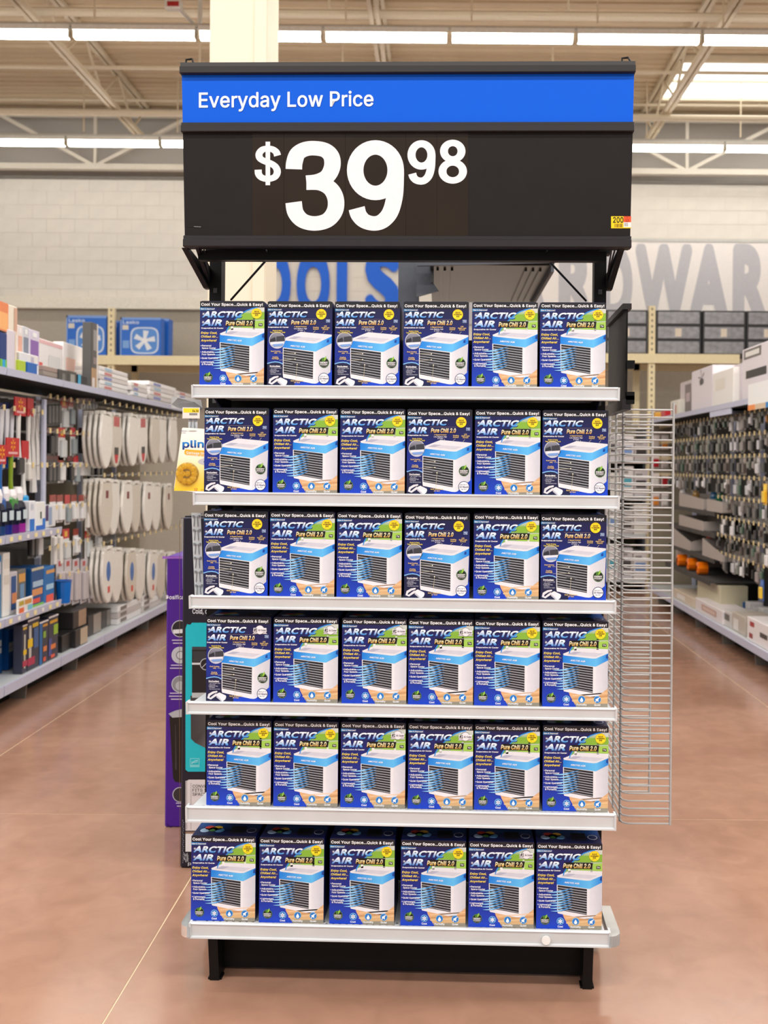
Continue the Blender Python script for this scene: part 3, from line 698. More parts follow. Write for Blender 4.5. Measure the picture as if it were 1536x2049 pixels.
for ch, cx0, cx1, x0, x1, y0, y1, lb in (('$', 505, 567.5, 510, 562, 284, 371, 'dollar sign'), ('3', 568, 690.5, 571, 688, 282, 462, 'large three'), ('9', 691, 811.5, 694, 808, 281, 462, 'large nine'), ('9', 812, 873.5, 815, 871, 281, 370, 'small nine'), ('8', 874, 936.5, 877, 934, 280, 368, 'small eight')):
    q = MB(); A = [S(cx0, 266, .0012), S(cx0, 474, .0012), S(cx1, 474, .0012), S(cx1, 266, .0012)]; Bk = [(p[0], p[1] + .001, p[2]) for p in A]
    q.poly(A).poly(list(reversed(Bk)))
    for i in range(4): q.poly([A[i], A[(i + 1) % 4], Bk[(i + 1) % 4], Bk[i]])
    c = part('price_card', q, CARD, sign, label='dark price card with white ' + lb)
    sx, sy = (x1 - x0), (y1 - y0); q = MB()
    for n_, (pts, wd) in enumerate(NUM[ch]):
        (bx0_, bx1_, by0, by1) = NBOX[ch]; L, Rr = [], []
        for i, p in enumerate(pts):
            a, b = pts[max(i - 1, 0)], pts[min(i + 1, len(pts) - 1)]
            if pts[0] == pts[-1] and i in (0, len(pts) - 1): a, b = pts[-2], pts[1]
            dx, dy = b[0] - a[0], b[1] - a[1]; l = math.hypot(dx, dy); w_ = math.hypot(wd[0] * dy / l, wd[1] * dx / l)
            L.append((p[0] - dy / l * w_ / 2, p[1] + dx / l * w_ / 2)); Rr.append((p[0] + dy / l * w_ / 2, p[1] - dx / l * w_ / 2))
        g_ = lambda p: S(x0 + (p[0] - bx0_) / (bx1_ - bx0_) * sx, y0 + (p[1] - by0) / (by1 - by0) * sy, .0022 + n_ * 1e-4)
        for i in range(len(pts) - 1): q.poly([g_(L[i]), g_(L[i + 1]), g_(Rr[i + 1]), g_(Rr[i])], (242, 240, 244))
    part('numeral', q, INK, c)
P = Print(lambda x, y, d: S(x, y, .0014 + d))
P.rect(1222, 433, 1262, 457, (248, 214, 20), 0); P.rect(1247, 433, 1262, 445, (240, 84, 40), 1); P.rect(1247, 445, 1262, 455, (240, 240, 236), 1)
P.text('200', 1226, 1246.5, 434.5, 446, (20, 18, 12), 2, .02); P.text('T', 1254, 5, 434, 438, (40, 20, 10), 2, 0, 0, 'c'); P.text('13', 1254, 6, 439, 444, (40, 20, 10), 2, 0, 0, 'c')
for k in range(7): P.rect(1229 + k * 2.4, 448, 1230 + k * 2.4 + (k % 3) * .5, 455, (150, 120, 16), 2); P.rect(1248.5 + k * 1.3, 446, 1249 + k * 1.3, 453, (90, 90, 90), 2) if k < 6 else None
part('price_sticker', P.mb, INK, sign, label='small yellow and orange sticker reading 200')
P = Print(lambda x, y, d: S(x, y, .0010 + d)); P.stroke([(373, 453.5), (390, 454), (408, 455)], [1.2, 2.0, .6], (10, 10, 10), 0); P.stroke([(388, 453.5), (402, 454.3)], 1, (150, 150, 150), 1); P.rect(535, 474, 547, 475.5, (230, 230, 230), 1)
part('scuff_print', P.mb, INK, sign)
for px, s_ in ((376, 1), (1254, -1)):
    u = uRow(px, 126); z = zrow(125)
    part('hanger_hook', MB().tube([(u - .012, .0, z - .004), (u - .011, .0, z + .018), (u + .006, .0, z + .020), (u + .014, -.008, z + .002), (u + .016, -.018, z - .012)], .0032, 5), BLK, sign)
# arms from the uprights out to the sign corners, crossbar and thin braces
zb = zrow(496)
sb0, sb1 = el(398, 505, .09)[0], el(1212, 505, .09)[0]
part('support_bar', MB().box(sb0, sb1, .08, .11, zb - .026, zb + .002), BLK, sign)
for u, e, s_ in ((uL, SL0 + .03, -1), (uR, SL1 - .03, 1)):
    part('support_arm', MB().prism([(.035, zb + .0), (.06, zb + .006), (.31, zb - .03), (.31, zb - .075), (.28, zb - .075)], 'x', u + s_ * .03 - .008, u + s_ * .03 + .008), BLK, sign)
    part('corner_gusset', MB().poly([(e, .03, zb), (u + s_ * .028, .28, zb - .06), (u + s_ * .028, .30, zb - .015), (e, .05, zb + .01)]).poly([(e + .01, .03, zb), (e + .01, .05, zb + .01), (u + s_ * .028 + .01, .30, zb - .015), (u + s_ * .028 + .01, .28, zb - .06)]).poly([(e, .03, zb), (e + .01, .03, zb), (u + s_ * .028 + .01, .28, zb - .06), (u + s_ * .028, .28, zb - .06)]), BLK, sign)
    for k in range(3): part('arm_rib', MB().tube([(e - s_ * .01 * k, .05, zb + .002), (u + s_ * .02, .28, zb - .03 - .008 * k)], .003, 4), CHAR, sign)
a0 = el(540, 512, .09); a1 = el(462, 600, .28); b0 = el(1088, 512, .09); b1 = el(1172, 602, .28)
part('brace_rod', MB().tube([(uL + .03, .08, a0[1] + .014), (a0[0] - .01, .075, a0[1] + .014), (a0[0], .09, a0[1]), (a1[0], .28, a1[1])], .0035, 6), BLK, sign)
part('brace_rod', MB().tube([(uR - .03, .08, b0[1] + .014), (b0[0] + .01, .075, b0[1] + .014), (b0[0], .09, b0[1]), (b1[0], .28, b1[1])], .0035, 6), BLK, sign)

# ------------------------------------------------------------------ wire side rack
WIR = mat('zinc_wire', (186, 186, 184), .4, .2, var=.05)
zf, zk = 3.13, 3.44
pr_ = at(1340, 1650, zf); pl_ = at(1247, 1646, zf)
xR, xL = pr_.x, at(1247, 1200, zf).x
zbot = (pr_.z + pl_.z) / 2; ztop = at(1300, 812, zf).z
t = thing('wire_rack', 'grey wire side rack with many rungs fixed beside the shelves', 'wire rack', T((0, 0, 0)))
pitch = 15.05 / FPX * zf; nW = int((ztop - zbot) / pitch)
wm = MB().tube([(xR, zf, 0), (xL + .02, zf, 0), (xL + .004, zf + .006, 0.001), (xL, zf + .025, .002), (xL, zk - .02, .002), (xL + .02, zk, 0), (xR, zk, 0)], .0029, 6).mesh('wire', WIR)
for k in range(nW + 1): link('wire', wm, t, T((0, 0, zbot + k * pitch)))
for x, y in ((xR, zf), (xL, zf + .03), (xL, (zf + zk) / 2), (xL, zk - .03), (xR, zk)):
    part('upright_wire', MB().tube([(x, y, zbot - .004), (x, y, ztop + .01)], .0040, 6), WIR, t)
# mounting clips to the display
for z in (zbot + .4, ztop - .3): part('mount_clip', MB().box(xL - .06, xL, zk - .05, zk - .035, z, z + .03), BLK, t)

# black side sign holder to the right of the top shelf
t = thing('side_sign_holder', 'black flat sign holder standing edge-on beside the top shelf', 'sign holder')
Z0, Z1 = 3.0, 3.42
A = at(1218, 640, Z0 + .35); 
q0, q1 = at(1221, 642, 3.36), at(1256, 616, 2.98)
c0, c1 = at(1219, 826, 3.36), at(1252, 812, 2.98)
def vplate(a, b, zl, zh, th):
    d = Vector((b.x - a.x, b.y - a.y, 0)).normalized(); n = Vector((d.y, -d.x, 0)) * th
    q = MB(); A = [(a.x, a.y, zl), (b.x, b.y, zl), (b.x, b.y, zh), (a.x, a.y, zh)]; B = [(x + n.x, y + n.y, z) for x, y, z in A]
    q.poly(A).poly(list(reversed(B)))
    for i in range(4): q.poly([A[i], A[(i + 1) % 4], B[(i + 1) % 4], B[i]])
    return q, n
zl, zh = c1.z, q1.z
pl, n_ = vplate(q0, q1, zl, zh, .006); part('plate', pl, BLK, t)
for a, b, nm in ((zh - .005, zh + .012, 'top_channel'), (zl - .012, zl + .02, 'bottom_channel')):
    pl, _ = vplate(q0 - n_ * 1.6, q1 - n_ * 1.6 + (q1 - q0) * .02, a, b, .026); part(nm, pl, CHAR, t)
for f in (.42, .06, .1):
    z = zl + (zh - zl) * f; p = q1
    part('clip', MB().box(p.x - .004, p.x + .02, p.y - .01, p.y + .02, z - .012, z + .012), BLK, t)

# ------------------------------------------------------------------ clip strips and the hanging card at the west edge
PLA = mat('clear_grey_plastic', (192, 198, 201), .25, var=.03); PLW = mat('white_plastic', (234, 234, 230), .35)
def clip_strip(label, cx, y0, y1, wpx, v, n, tilt=0):
    u0, zt_ = el(cx, y0, v); zb_ = el(cx, y1, v)[1]; w = wpx / 695 / 2
    t = thing('clip_strip', label, 'clip strip', EM @ T((u0, v, zt_))); L = zt_ - zb_
    part('strip', MB().poly([(-w, 0, 0), (-w + tilt, 0, -L), (w + tilt, 0, -L), (w, 0, 0)]).poly([(-w, .0012, 0), (w, .0012, 0), (w + tilt, .0012, -L), (-w + tilt, .0012, -L)]).poly([(-w, 0, 0), (-w, .0012, 0), (-w + tilt, .0012, -L), (-w + tilt, 0, -L)]).poly([(w, 0, 0), (w + tilt, 0, -L), (w + tilt, .0012, -L), (w, .0012, 0)]), PLA, t)
    for k in range(n):
        z = -L * (k + .25) / n; x = tilt * (k + .25) / n
        part('clip', MB().tube([(x - .006, -.002, z - .03), (x - .004, -.003, z), (x + .004, -.003, z), (x + .006, -.002, z - .03)], .0012, 5).box(x - .011, x - .006, -.004, 0, z - .003, z + .003).box(x + .006, x + .011, -.004, 0, z - .003, z + .003), mat('clip_grey_plastic', (128, 134, 140), .3), t)  # clips in a darker grey plastic than the strip
    return t
clip_strip('clear plastic clip strip with empty clips hanging under the second shelf', 392, 1026, 1192, 19, .06, 6, .012)
ts = clip_strip('clear plastic clip strip holding the yellow and white card', 386, 832, 862, 19, .03, 1)
P = Print(lambda x, y, d: (lambda q: (q[0], .022 - d, q[1]))(el(x, y, .022))); Mi = Matrix()
tg = thing('price_tag', 'small yellow price tag reading $4.58 at the top of the clip strip', 'price tag', EM)
P.rect(366, 816, 399, 837, (226, 224, 218), 0); P.rect(367, 817, 398, 825.5, (248, 216, 30), 1); P.text('$4.58', 385, 397, 820, 824.5, (30, 26, 10), 2, .02)
for k in range(9): P.rect(379 + k * 1.8, 826.5, 380 + k * 1.8, 831, (50, 48, 46), 2)
part('tag_print', P.mb, INK, tg)
c0 = el(366, 816, .024); c1 = el(399, 837, .024); part('tag_plate', MB().box(c0[0] - .001, c1[0] + .001, .0225, .0245, c1[1] - .001, c0[1] + .001), PLW, tg)

# hanging blister card (turned a little clockwise)
CV = .02
t = thing('blister_card', 'yellow and white card with clear pack of yellow tablets on the clip strip', 'blister pack', EM)
def C(x, y, d=0.0):
    u, z = el(x, y, CV); return (u, CV - d, z)
pl = [(364, 857), (366, 855.5), (426, 859), (428, 861), (428, 984), (425, 988), (352, 981), (348, 976)]
q = MB(); A = [C(*p) for p in pl]; B = [(a, b + .0015, c) for a, b, c in A]; q.poly(A, (244, 242, 236)); q.poly(list(reversed(B)), (200, 196, 190))
for i in range(len(A)): q.poly([A[i], A[(i + 1) % len(A)], B[(i + 1) % len(A)], B[i]], (236, 234, 228))
part('card', q, INK, t)
P = Print(lambda x, y, d: C(x, y, .0005 + d))
gr = grade((858, (248, 246, 242)), (915, (248, 242, 220)), (950, (250, 222, 120)), (985, (252, 206, 40)))
for k in range(10):
    y0, y1 = 860 + k * 12.2, 860 + (k + 1) * 12.2; l0, l1 = 364.5 - (y0 - 857) * .131, 364.5 - (y1 - 857) * .131
    P.put([(l0, y0), (l1, y1), (427, y1 + 1), (427, y0 + (1 if k else 0))], gr, 0)
P.text('plink', 365, 424, 881, 896, lambda x, y: (16, 50, 130) if y > 890 else (28, 130, 210), 2, .035, res=4)
P.poly([(369, 903), (371, 899), (428, 903), (428, 915), (373, 911), (369, 908)], (250, 176, 50), 1); P.text('Garbage Disposal', 373, 428, 903, 908, WHITE, 2, .01, slope=.06, res=1); P.text('freshener & cleaner', 373, 424, 909, 911.5, WHITE, 2, 0, slope=.06, res=1)
P.text('freshens', 362, 375, 861, 863.5, (40, 60, 120), 2, 0, res=1); P.text('and cleans', 361.5, 372, 865, 867, (40, 60, 120), 2, 0, res=1)
P.disc(420, 924, 24, (190, 190, 196), 1, 24, ry=8); P.disc(423, 924, 16, (120, 122, 130), 2, 20, ry=4.5); P.disc(421, 929, 6, (250, 190, 60), 3, 12)
P.disc(385.5, 862.5, 9, (180, 176, 172), 2, 12, ry=1.4)
P.text('12', 389, 395, 977, 982, (200, 60, 60), 2, .02); P.text('CT', 402, 410, 979, 982, (150, 110, 20), 2, 0)
part('card_print', P.mb, INK, t)
ctr = C(375, 948); rad = el(398, 948, CV)[0] - ctr[0]
dm = MB(); nn = 20
for (r0, h0), (r1, h1) in (((1, 0), (.94, .010)), ((.94, .010), (.85, .014)), ((.85, .014), (0.01, .015))):
    for k in range(nn):
        a, b = 2 * math.pi * k / nn, 2 * math.pi * (k + 1) / nn
        dm.poly([(ctr[0] + rad * r0 * math.cos(a), CV - .001 - h0, ctr[2] + rad * r0 * math.sin(a)), (ctr[0] + rad * r0 * math.cos(b), CV - .001 - h0, ctr[2] + rad * r0 * math.sin(b)), (ctr[0] + rad * r1 * math.cos(b), CV - .001 - h1, ctr[2] + rad * r1 * math.sin(b)), (ctr[0] + rad * r1 * math.cos(a), CV - .001 - h1, ctr[2] + rad * r1 * math.sin(a))])
gl = mat('clear_blister', (250, 248, 240), .06, trans=1.0, var=0); part('blister', dm, gl, t, smooth=True)
tab = MB(); bm = bmesh.new(); bmesh.ops.create_uvsphere(bm, u_segments=10, v_segments=6, radius=.0095)
for f in bm.faces: tab.poly([(v.co.x, v.co.y * .55, v.co.z) for v in f.verts])
bm.free(); tab = tab.mesh('tablet', mat('yellow_tablet', (252, 200, 14), .35), True)
for k in range(10):
    a = 2 * math.pi * k / 10; link('tablet', tab, t, T((ctr[0] + rad * .66 * math.cos(a), CV - .0075, ctr[2] + rad * .66 * math.sin(a))))
for dx in (-.012, .003): link('tablet', tab, t, T((ctr[0] + dx, CV - .0075, ctr[2])))
# grey bracket plate that carries the strip
e0 = el(352, 797, .12); e1 = el(404, 815, .05)
solo('strip_bracket', MB().poly([(0, 0, 0)] + [(a, 0, b) for a, b in ((.05, -.012), (.075, -.03), (.06, -.042), (.0, -.03), (-.02, -.02))]).prism([(-.02, .004), (.07, -.006), (.075, -.03), (.06, -.042), (-.02, -.03)], 'y', 0, .003), mat('galvanised_plate', (176, 178, 178), .4, .0), 'small galvanised bracket plate beneath the top shelf corner', 'bracket', EM @ T((e0[0] + .012, .1, e0[1])))

# ------------------------------------------------------------------ big cartons on the floor behind the display
def floor_carton(x0, x1, y0, depth, h, col, name, label, cat='box'):
    t = thing(name, label, cat, T((x0, y0, 0))); part('box_body', MB().bbox(0, x1 - x0, 0, depth, 0, h, .006, col), INK, t)
    part('top_flap', MB().box(.006, x1 - x0 - .006, .004, depth * .49, h, h + .003, col).box(.006, x1 - x0 - .006, depth * .51, depth - .004, h, h + .003, col), INK, t)
    return t
ZB = 3.77; bx0 = at(360, 1740, ZB).x; bh = at(360, 1034, ZB).z
t = floor_carton(bx0, bx0 + .52, ZB, .38, bh, (13, 14, 34), 'appliance_carton', 'tall navy black carton with turquoise panel showing a dark appliance')
P = Print(lambda x, y, d: (lambda q: (q.x - bx0, -.0006 - d, q.z))(at(x, y, ZB - .0006)))
tq = (10, 190, 206)
P.poly([(381, 1250), (384, 1246), (560, 1246), (560, 1544), (376, 1544), (371, 1540), (371, 1258), (374, 1249)], tq, 1)
P.rect(384, 1294, 470, 1312, (60, 62, 70), 2); P.rect(384, 1300, 470, 1392, (24, 24, 28), 3); P.rect(384, 1326, 470, 1330, (216, 218, 222), 4); P.rect(386, 1303, 470, 1325, (52, 54, 60), 4)
P.disc(412, 1329, 12, (190, 194, 200), 5, 24); P.disc(412, 1329, 10.4, (24, 24, 28), 6, 24); P.stroke([(404, 1336), (418, 1322)], 1.5, (200, 200, 206), 7)
P.rect(384, 1386, 470, 1396, (190, 194, 196), 4); P.poly([(381, 1392), (470, 1392), (470, 1500), (412, 1497), (390, 1486), (382, 1478)], lambda x, y: (60, 58, 60) if x < 395 else (104, 100, 100), 3)
P.rect(380, 1517, 399, 1535, (120, 216, 224), 2); P.rect(381.5, 1518.5, 397.5, 1530, tq, 3); P.stroke([(383, 1528), (389, 1523), (396, 1521)], 2, (150, 226, 232), 4); P.stroke([(383, 1524), (390, 1526), (396, 1524)], 1.2, (150, 226, 232), 5)
P.poly([(374, 1562), (378, 1560), (560, 1560), (560, 1662), (371, 1662), (371, 1566)], (226, 220, 222), 1); P.rect(371, 1562, 374.5, 1660, (190, 184, 186), 2); P.rect(381, 1566, 383, 1660, (196, 190, 192), 2)
for b, y in (('CONVENIENT', 1576), ('FITS SMALL', 1584), ('SPACES', 1592)): P.text(b, 385, 385 + len(b) * 5.4, y - 6, y, (60, 58, 62), 3, .008, res=1)
P.rect(371, 1664, 560, 1704, (232, 232, 236), 1); P.rect(371, 1664, 560, 1668, (150, 120, 100), 2)
for k in range(12): P.rect(384, 1672 + k * 2.6, 420, 1673.2 + k * 2.6, (120, 120, 128), 2)
P.text('Cold, coe', 385, 426, 1218, 1228, (226, 228, 236), 3, .018, res=2); P.text('Pu', 376, 390, 1726, 1733, (210, 212, 220), 3, .01)
for k in range(16): P.stroke([(368 + (k * 7) % 9, 1706 + k * .8), (369 + (k * 5) % 9, 1712 + k * .9)], .9, (196, 198, 206), 2)
for k in range(22): P.stroke([(365.5 + (k * 3) % 3, 1640 + k * 4), (366 + (k * 5) % 3, 1643 + k * 4)], .8, (150, 152, 166), 2)
P.stroke([(364, 1040), (365, 1110), (365.5, 1180)], [1.4, 1, .3], (150, 154, 176), 2); P.stroke([(359.5, 1040), (358.8, 1400), (360, 1735)], .9, (110, 86, 66), 1)
P.stroke([(362, 1037), (420, 1036)], 1.2, (90, 94, 120), 1)
part('front_print', P.mb, INKG, t)
ZP = 4.19; px0 = at(329, 1655, ZP).x; ph = at(328, 1114, ZP).z
t = floor_carton(px0, px0 + .5, ZP, .36, ph, (70, 8, 140), 'trash_can_carton', 'tall purple carton printed with a black trash can and round details')
P = Print(lambda x, y, d: (lambda q: (q.x - px0, -.0006 - d, q.z))(at(x, y, ZP - .0006)))
P.text('Dosificador', 332, 384, 1191, 1199, (240, 236, 246), 2, .015, res=2); P.rect(325, 1113, 470, 1118, (150, 96, 190), 1)
for y, c in ((1258, (30, 30, 36)), (1311, (190, 192, 198)), (1369, (140, 142, 146)), (1590, (50, 46, 50))):
    P.disc(360, y, 17 if y < 1500 else 15, (200, 200, 210), 2, 26); P.disc(360, y, 15.5 if y < 1500 else 13.5, c, 3, 26)
P.poly([(346, 1260), (376, 1258), (376, 1266), (347, 1268)], (226, 226, 230), 4); P.disc(361, 1311, 9, (120, 122, 130), 4, 20); P.disc(361, 1311, 7, (200, 202, 206), 5, 20); P.disc(360, 1372, 9, (180, 182, 186), 4, 18)
for y, x in ((1280, 344), (1286, 346), (1330, 342), (1336, 340), (1386, 340), (1392, 338), (1398, 342), (1606, 352), (1612, 354)): P.rect(x, y, 372, y + 2, (206, 196, 220), 2)
P.poly([(337, 1428), (350, 1422), (400, 1410), (400, 1432), (345, 1436)], (180, 182, 186), 3); P.poly([(339, 1434), (400, 1430), (400, 1572), (350, 1564), (346, 1556)], (14, 12, 14), 2)
P.stroke([(351, 1450), (352, 1540)], [1, 3], (60, 58, 62), 3); P.stroke([(333, 1648), (345, 1658), (372, 1661)], [1, 3, 1], (40, 0, 90), 2)
part('front_print', P.mb, INKG, t)

# ------------------------------------------------------------------ overhead steel shelf on a post behind the display
SLT = mat('slate_steel', (72, 76, 84), .4, .3, var=.05); TRY = mat('dark_polished_steel', (66, 60, 56), .22, .85, var=.08, scale=5)
t = thing('overhead_shelf', 'dark polished steel shelf seen from below on a slate post', 'shelf')
xa, xb = at(860, 530, 4.75).x, at(1100, 528, 4.75).x; zu = at(980, 530, 4.75).z
pX0, pX1 = at(797, 560, 5.0).x, at(838, 560, 5.0).x
part('tray', MB().box(xa, xb, 4.76, 5.85, zu, zu + .02), TRY, t)
for k in range(3):
    part('rib', MB().box(xa + .03 + k * .035, xa + .042 + k * .035, 4.85, 5.8, zu - .01, zu), TRY, t); part('rib', MB().box(xb - .042 - k * .035, xb - .03 - k * .035, 4.85, 5.8, zu - .01, zu), TRY, t)
part('front_lip', MB().prism([(xa - .06, zu - .01), (xb + .02, zu + .01), (xb + .055, zu + .03), (xb + .03, zu + .075), (xa - .06, zu + .075)], 'y', 4.735, 4.755), SLT, t)
part('side_flange', MB().prism([(4.75, zu - .03), (4.75, zu + .07), (5.9, zu + .07), (5.9, zu - .03)], 'x', xb + .005, xb + .02), SLT, t)
part('bracket_plate', MB().prism([(pX1 - .01, zu - .13), (pX1 + .10, zu - .10), (xa + .015, zu - .06), (xa + .02, zu + .07), (pX1 - .01, zu + .07)], 'y', 4.9, 4.915), SLT, t)
part('post', MB().box(pX0, pX1, 4.98, 5.06, 1.2, zu + .08), SLT, t)
part('slot_pattern', MB().box(pX1 + .002, pX1 + .006, 4.93, 4.97, zu - .06, zu - .02).box(pX1 + .06, pX1 + .075, 4.896, 4.9, zu - .06, zu - .02), SLOT, t)
# run of shelving the display closes off
t = thing('store_gondola', 'plain grey gondola run directly behind the display rack', 'shelving')
part('spine_panel', MB().box(-.17, -.05, 5.1, 9.5, .1, 1.2), SLT, t); part('base_deck', MB().box(-.6, .42, 4.6, 9.5, .1, .16), ENAM, t); part('dark_kick_plate', MB().box(-.55, .37, 4.65, 9.45, 0, .1), BLK, t)
part('post_foot', MB().box(pX0 - .01, pX1 + .01, 4.97, 5.07, .16, 1.2), SLT, t)
# ------------------------------------------------------------------ store shelving on both sides of the aisle
XL, XR = -2.6, 2.4
ROT = {'L': Matrix.Rotation(math.pi / 2, 4, 'Z'), 'R': Matrix.Rotation(-math.pi / 2, 4, 'Z')}
def face(side, X, Y, z): return T((X, Y, z)) @ ROT[side]
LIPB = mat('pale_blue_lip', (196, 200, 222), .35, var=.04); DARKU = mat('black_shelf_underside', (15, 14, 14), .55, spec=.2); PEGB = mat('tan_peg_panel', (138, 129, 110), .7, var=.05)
GRYP = mat('dark_grey_peg_panel', (70, 68, 66), .7, var=.06); TAGC = (226, 204, 150)
PLAB = MB().box(-.022, .022, -.002, 0, -.014, .014, (240, 226, 170)).mesh('price_label', INKM)
PLAB2 = MB().box(-.018, .018, -.002, 0, -.012, .012, (236, 232, 228)).mesh('price_label', INKM)
HOOK = MB().tube([(0, .4, 0), (0, .02, 0), (0, 0, .02)], .004, 4, (180, 176, 168)).box(-.016, .016, -.006, -.003, -.012, .022, TAGC).mesh('peg_hook', INKM)
def gondola(side, y0, y1, label, panel, shelves=(), hooks=(), toplip=LIPB, topz=2.09):
    """one bay; local x runs along the aisle, y into the shelf"""
    X = XL if side == 'L' else XR; s_ = -1 if side == 'L' else 1
    t = thing('store_gondola', label, 'shelving', face(side, X, (y0 + y1) / 2, 0), 'gondola bays of the ' + ('bathroom' if side == 'L' else 'hardware') + ' aisle'); w = (y1 - y0) / 2
    part('base_deck', MB().box(-w + .002, w - .002, .012, .55, .155, .175), ENAM, t)
    part('base_lip', MB().prism([(0, .178), (.014, .178), (.014, .115), (.004, .115)], 'x', -w + .006, w - .006), LIPB, t)
    part('dark_kick_plate', MB().box(-w, w, .16, .18, 0, .15), DARKU, t)  # near-black colour paints in the shaded void below the base lip
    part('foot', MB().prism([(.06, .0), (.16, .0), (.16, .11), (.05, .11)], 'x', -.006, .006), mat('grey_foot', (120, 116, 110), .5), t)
    part('back_panel', MB().box(-w, w, .55, .58, .175, topz - .06), panel, t)
    part('upright', MB().box(-w - .015, -w + .015, .51, .55, .175, topz - .06), LIPB, t)
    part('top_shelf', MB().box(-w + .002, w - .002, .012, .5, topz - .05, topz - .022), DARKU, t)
    part('top_lip', MB().prism([(0, topz), (.012, topz), (.012, topz - .044), (.006, topz - .044)], 'x', -w + .005, w - .005), toplip, t)
    for z, d0 in shelves:
        part('shelf_board', MB().box(-w + .004, w - .004, d0 + .012, .5, z - .03, z - .008), ENAM if side == 'L' else GRYP, t)
        lp = part('shelf_lip', MB().prism([(d0, z), (d0 + .012, z), (d0 + .012, z - .05), (d0 + .006, z - .05)], 'x', -w + .006, w - .006), LIPB if side == 'L' else GRYP, t)
        n = 7
        for k in range(n if side == 'L' else 0): link('price_label', PLAB if (k + int(z * 10)) % 3 else PLAB2, lp, T((-w + .08 + (2 * w - .16) * k / (n - 1), d0 + .002, z - .025)))
    for z, n, d0 in hooks:
        for k in range(n): link('peg_hook', HOOK, t, T((-w + 2 * w * (k + .5) / n, d0, z)))
    return t
bl = [5.1, 6.0, 6.9, 7.8, 8.7, 9.6, 10.5]
nm = ['nearest bathroom aisle bay with bottle and box shelves', 'bathroom aisle bay with tall blue boxes on its base', 'bathroom aisle bay hung with red topped packs', 'bathroom aisle bay hung with toilet seats, next to the packs', 'bathroom aisle bay hung with toilet seats, in the middle', 'bathroom aisle bay at the far end of the run']
for k in range(6):
    sh = ((1.08, 0.0), (.58, 0.0)) if k < 2 else ()
    hk = ((1.86, 6, .12), (1.5, 6, .12)) if k < 2 else ((1.98, 7, .12), (1.74, 7, .12), (1.5, 7, .14), (1.2, 7, .12), (.92, 6, .12), (.7, 5, .12)) if k == 2 else ((2.0, 5, .05), (1.42, 5, .05), (.88, 5, .05))
    gondola('L', bl[k], bl[k + 1], nm[k], GRYP if k in (1, 2) else PEGB, sh, hk)
br = [6.4, 7.3, 8.2, 9.1, 10.0, 10.9, 11.5]
nm = ['nearest hardware aisle bay packed with small carded goods', 'hardware aisle bay with white boxes along its base', 'hardware aisle bay between the pegged bays and the bin shelves', 'hardware aisle bay with slanted grey bins on dark shelves', 'hardware aisle bay with an orange item low down', 'last short bay at the end of the hardware aisle']
RZ = [1.98, 1.80, 1.62, 1.44, 1.26, 1.08, .92, .76]
for k in range(6):
    far = k >= 3
    sh = ((1.13, .1), (.93, .1), (.70, .1), (.50, .06)) if 3 <= k <= 4 else ()
    gondola('R', br[k], br[k + 1], nm[k], GRYP, sh, [(z, 7, .12) for z in (RZ[:4] if far else RZ)], topz=2.07)

# ---- generic goods
def goods(name, label, cat, side, px0, px1, y0, y1, X, depth, col, prints=(), group=None, zb=None, tilt=0.0, bev=.004, m=INK, texts=()):
    """a carton whose aisle-side face fills the given stretch of the photo, standing in the plane x = X"""
    pm = (px0 + px1) / 2
    Ya, Yb = sorted((on_x(px0, (y0 + y1) / 2, X).y, on_x(px1, (y0 + y1) / 2, X).y)); w = Yb - Ya
    zt_ = on_x(pm, y0, X).z; z0 = on_x(pm, y1, X).z if zb is None else zb; h = max(.01, zt_ - z0)
    M = face(side, X, (Ya + Yb) / 2, z0)
    if tilt: M = M @ Matrix.Rotation(tilt, 4, 'Z')
    body = MB().bbox(-w / 2, w / 2, 0, depth, 0, h, min(bev, w / 5, h / 5), col)
    if not prints and not texts: return solo(name, body, m, label, cat, M, group)
    t = thing(name, label, cat, M, group); part('box_body', body, m, t)
    P = Print(lambda x, y, d: ((x - .5) * w, -.0008 - d, (1 - y) * h), 4e-4)
    for i, p in enumerate(prints):
        if p[0] == 'disc': P.disc(p[1], p[2], p[3], p[5], 1 + i, 18, ry=p[4])
        else: P.rect(p[0], p[1], p[2], p[3], p[4], 1 + i)
    for b, x0, x1, ta, tb, c in texts: P.text(b, x0, x1, ta, tb, c, 9, .02)
    part('front_print', P.mb, m, t)
    return t
TL = 2.09 - .022
g = goods
# top shelf, bathroom aisle
g('boxed_goods', 'teal box at the frame edge on the bathroom top shelf', 'box', 'L', -22, 2, 655, 0, -2.64, .3, (60, 190, 160), [(.1, .7, .9, .95, (120, 200, 60))], zb=TL)
g('boxed_goods', 'navy box with lime green foot under the orange picture box', 'box', 'L', 3, 17, 667, 0, -2.64, .3, (14, 52, 118), [(0, .68, 1, 1, (110, 190, 60)), (.35, .68, .75, 1, (30, 160, 214))], zb=TL)
g('boxed_goods', 'pale lilac upright box next to the navy and lime box', 'box', 'L', 18, 36, 662, 0, -2.64, .3, (214, 206, 216), [(.8, 0, 1, 1, (226, 214, 196))], zb=TL)
ob = on_x(5, 662, -2.64).z
g('boxed_goods', 'orange picture box stacked above the navy box', 'box', 'L', -14, 34, 606, 662, -2.645, .26, (232, 222, 204), [(0, 0, .62, 1, (226, 132, 84)), (.05, .35, .6, .95, (240, 176, 110)), (.86, .05, 1, 1, (206, 164, 140))], zb=ob + .002)
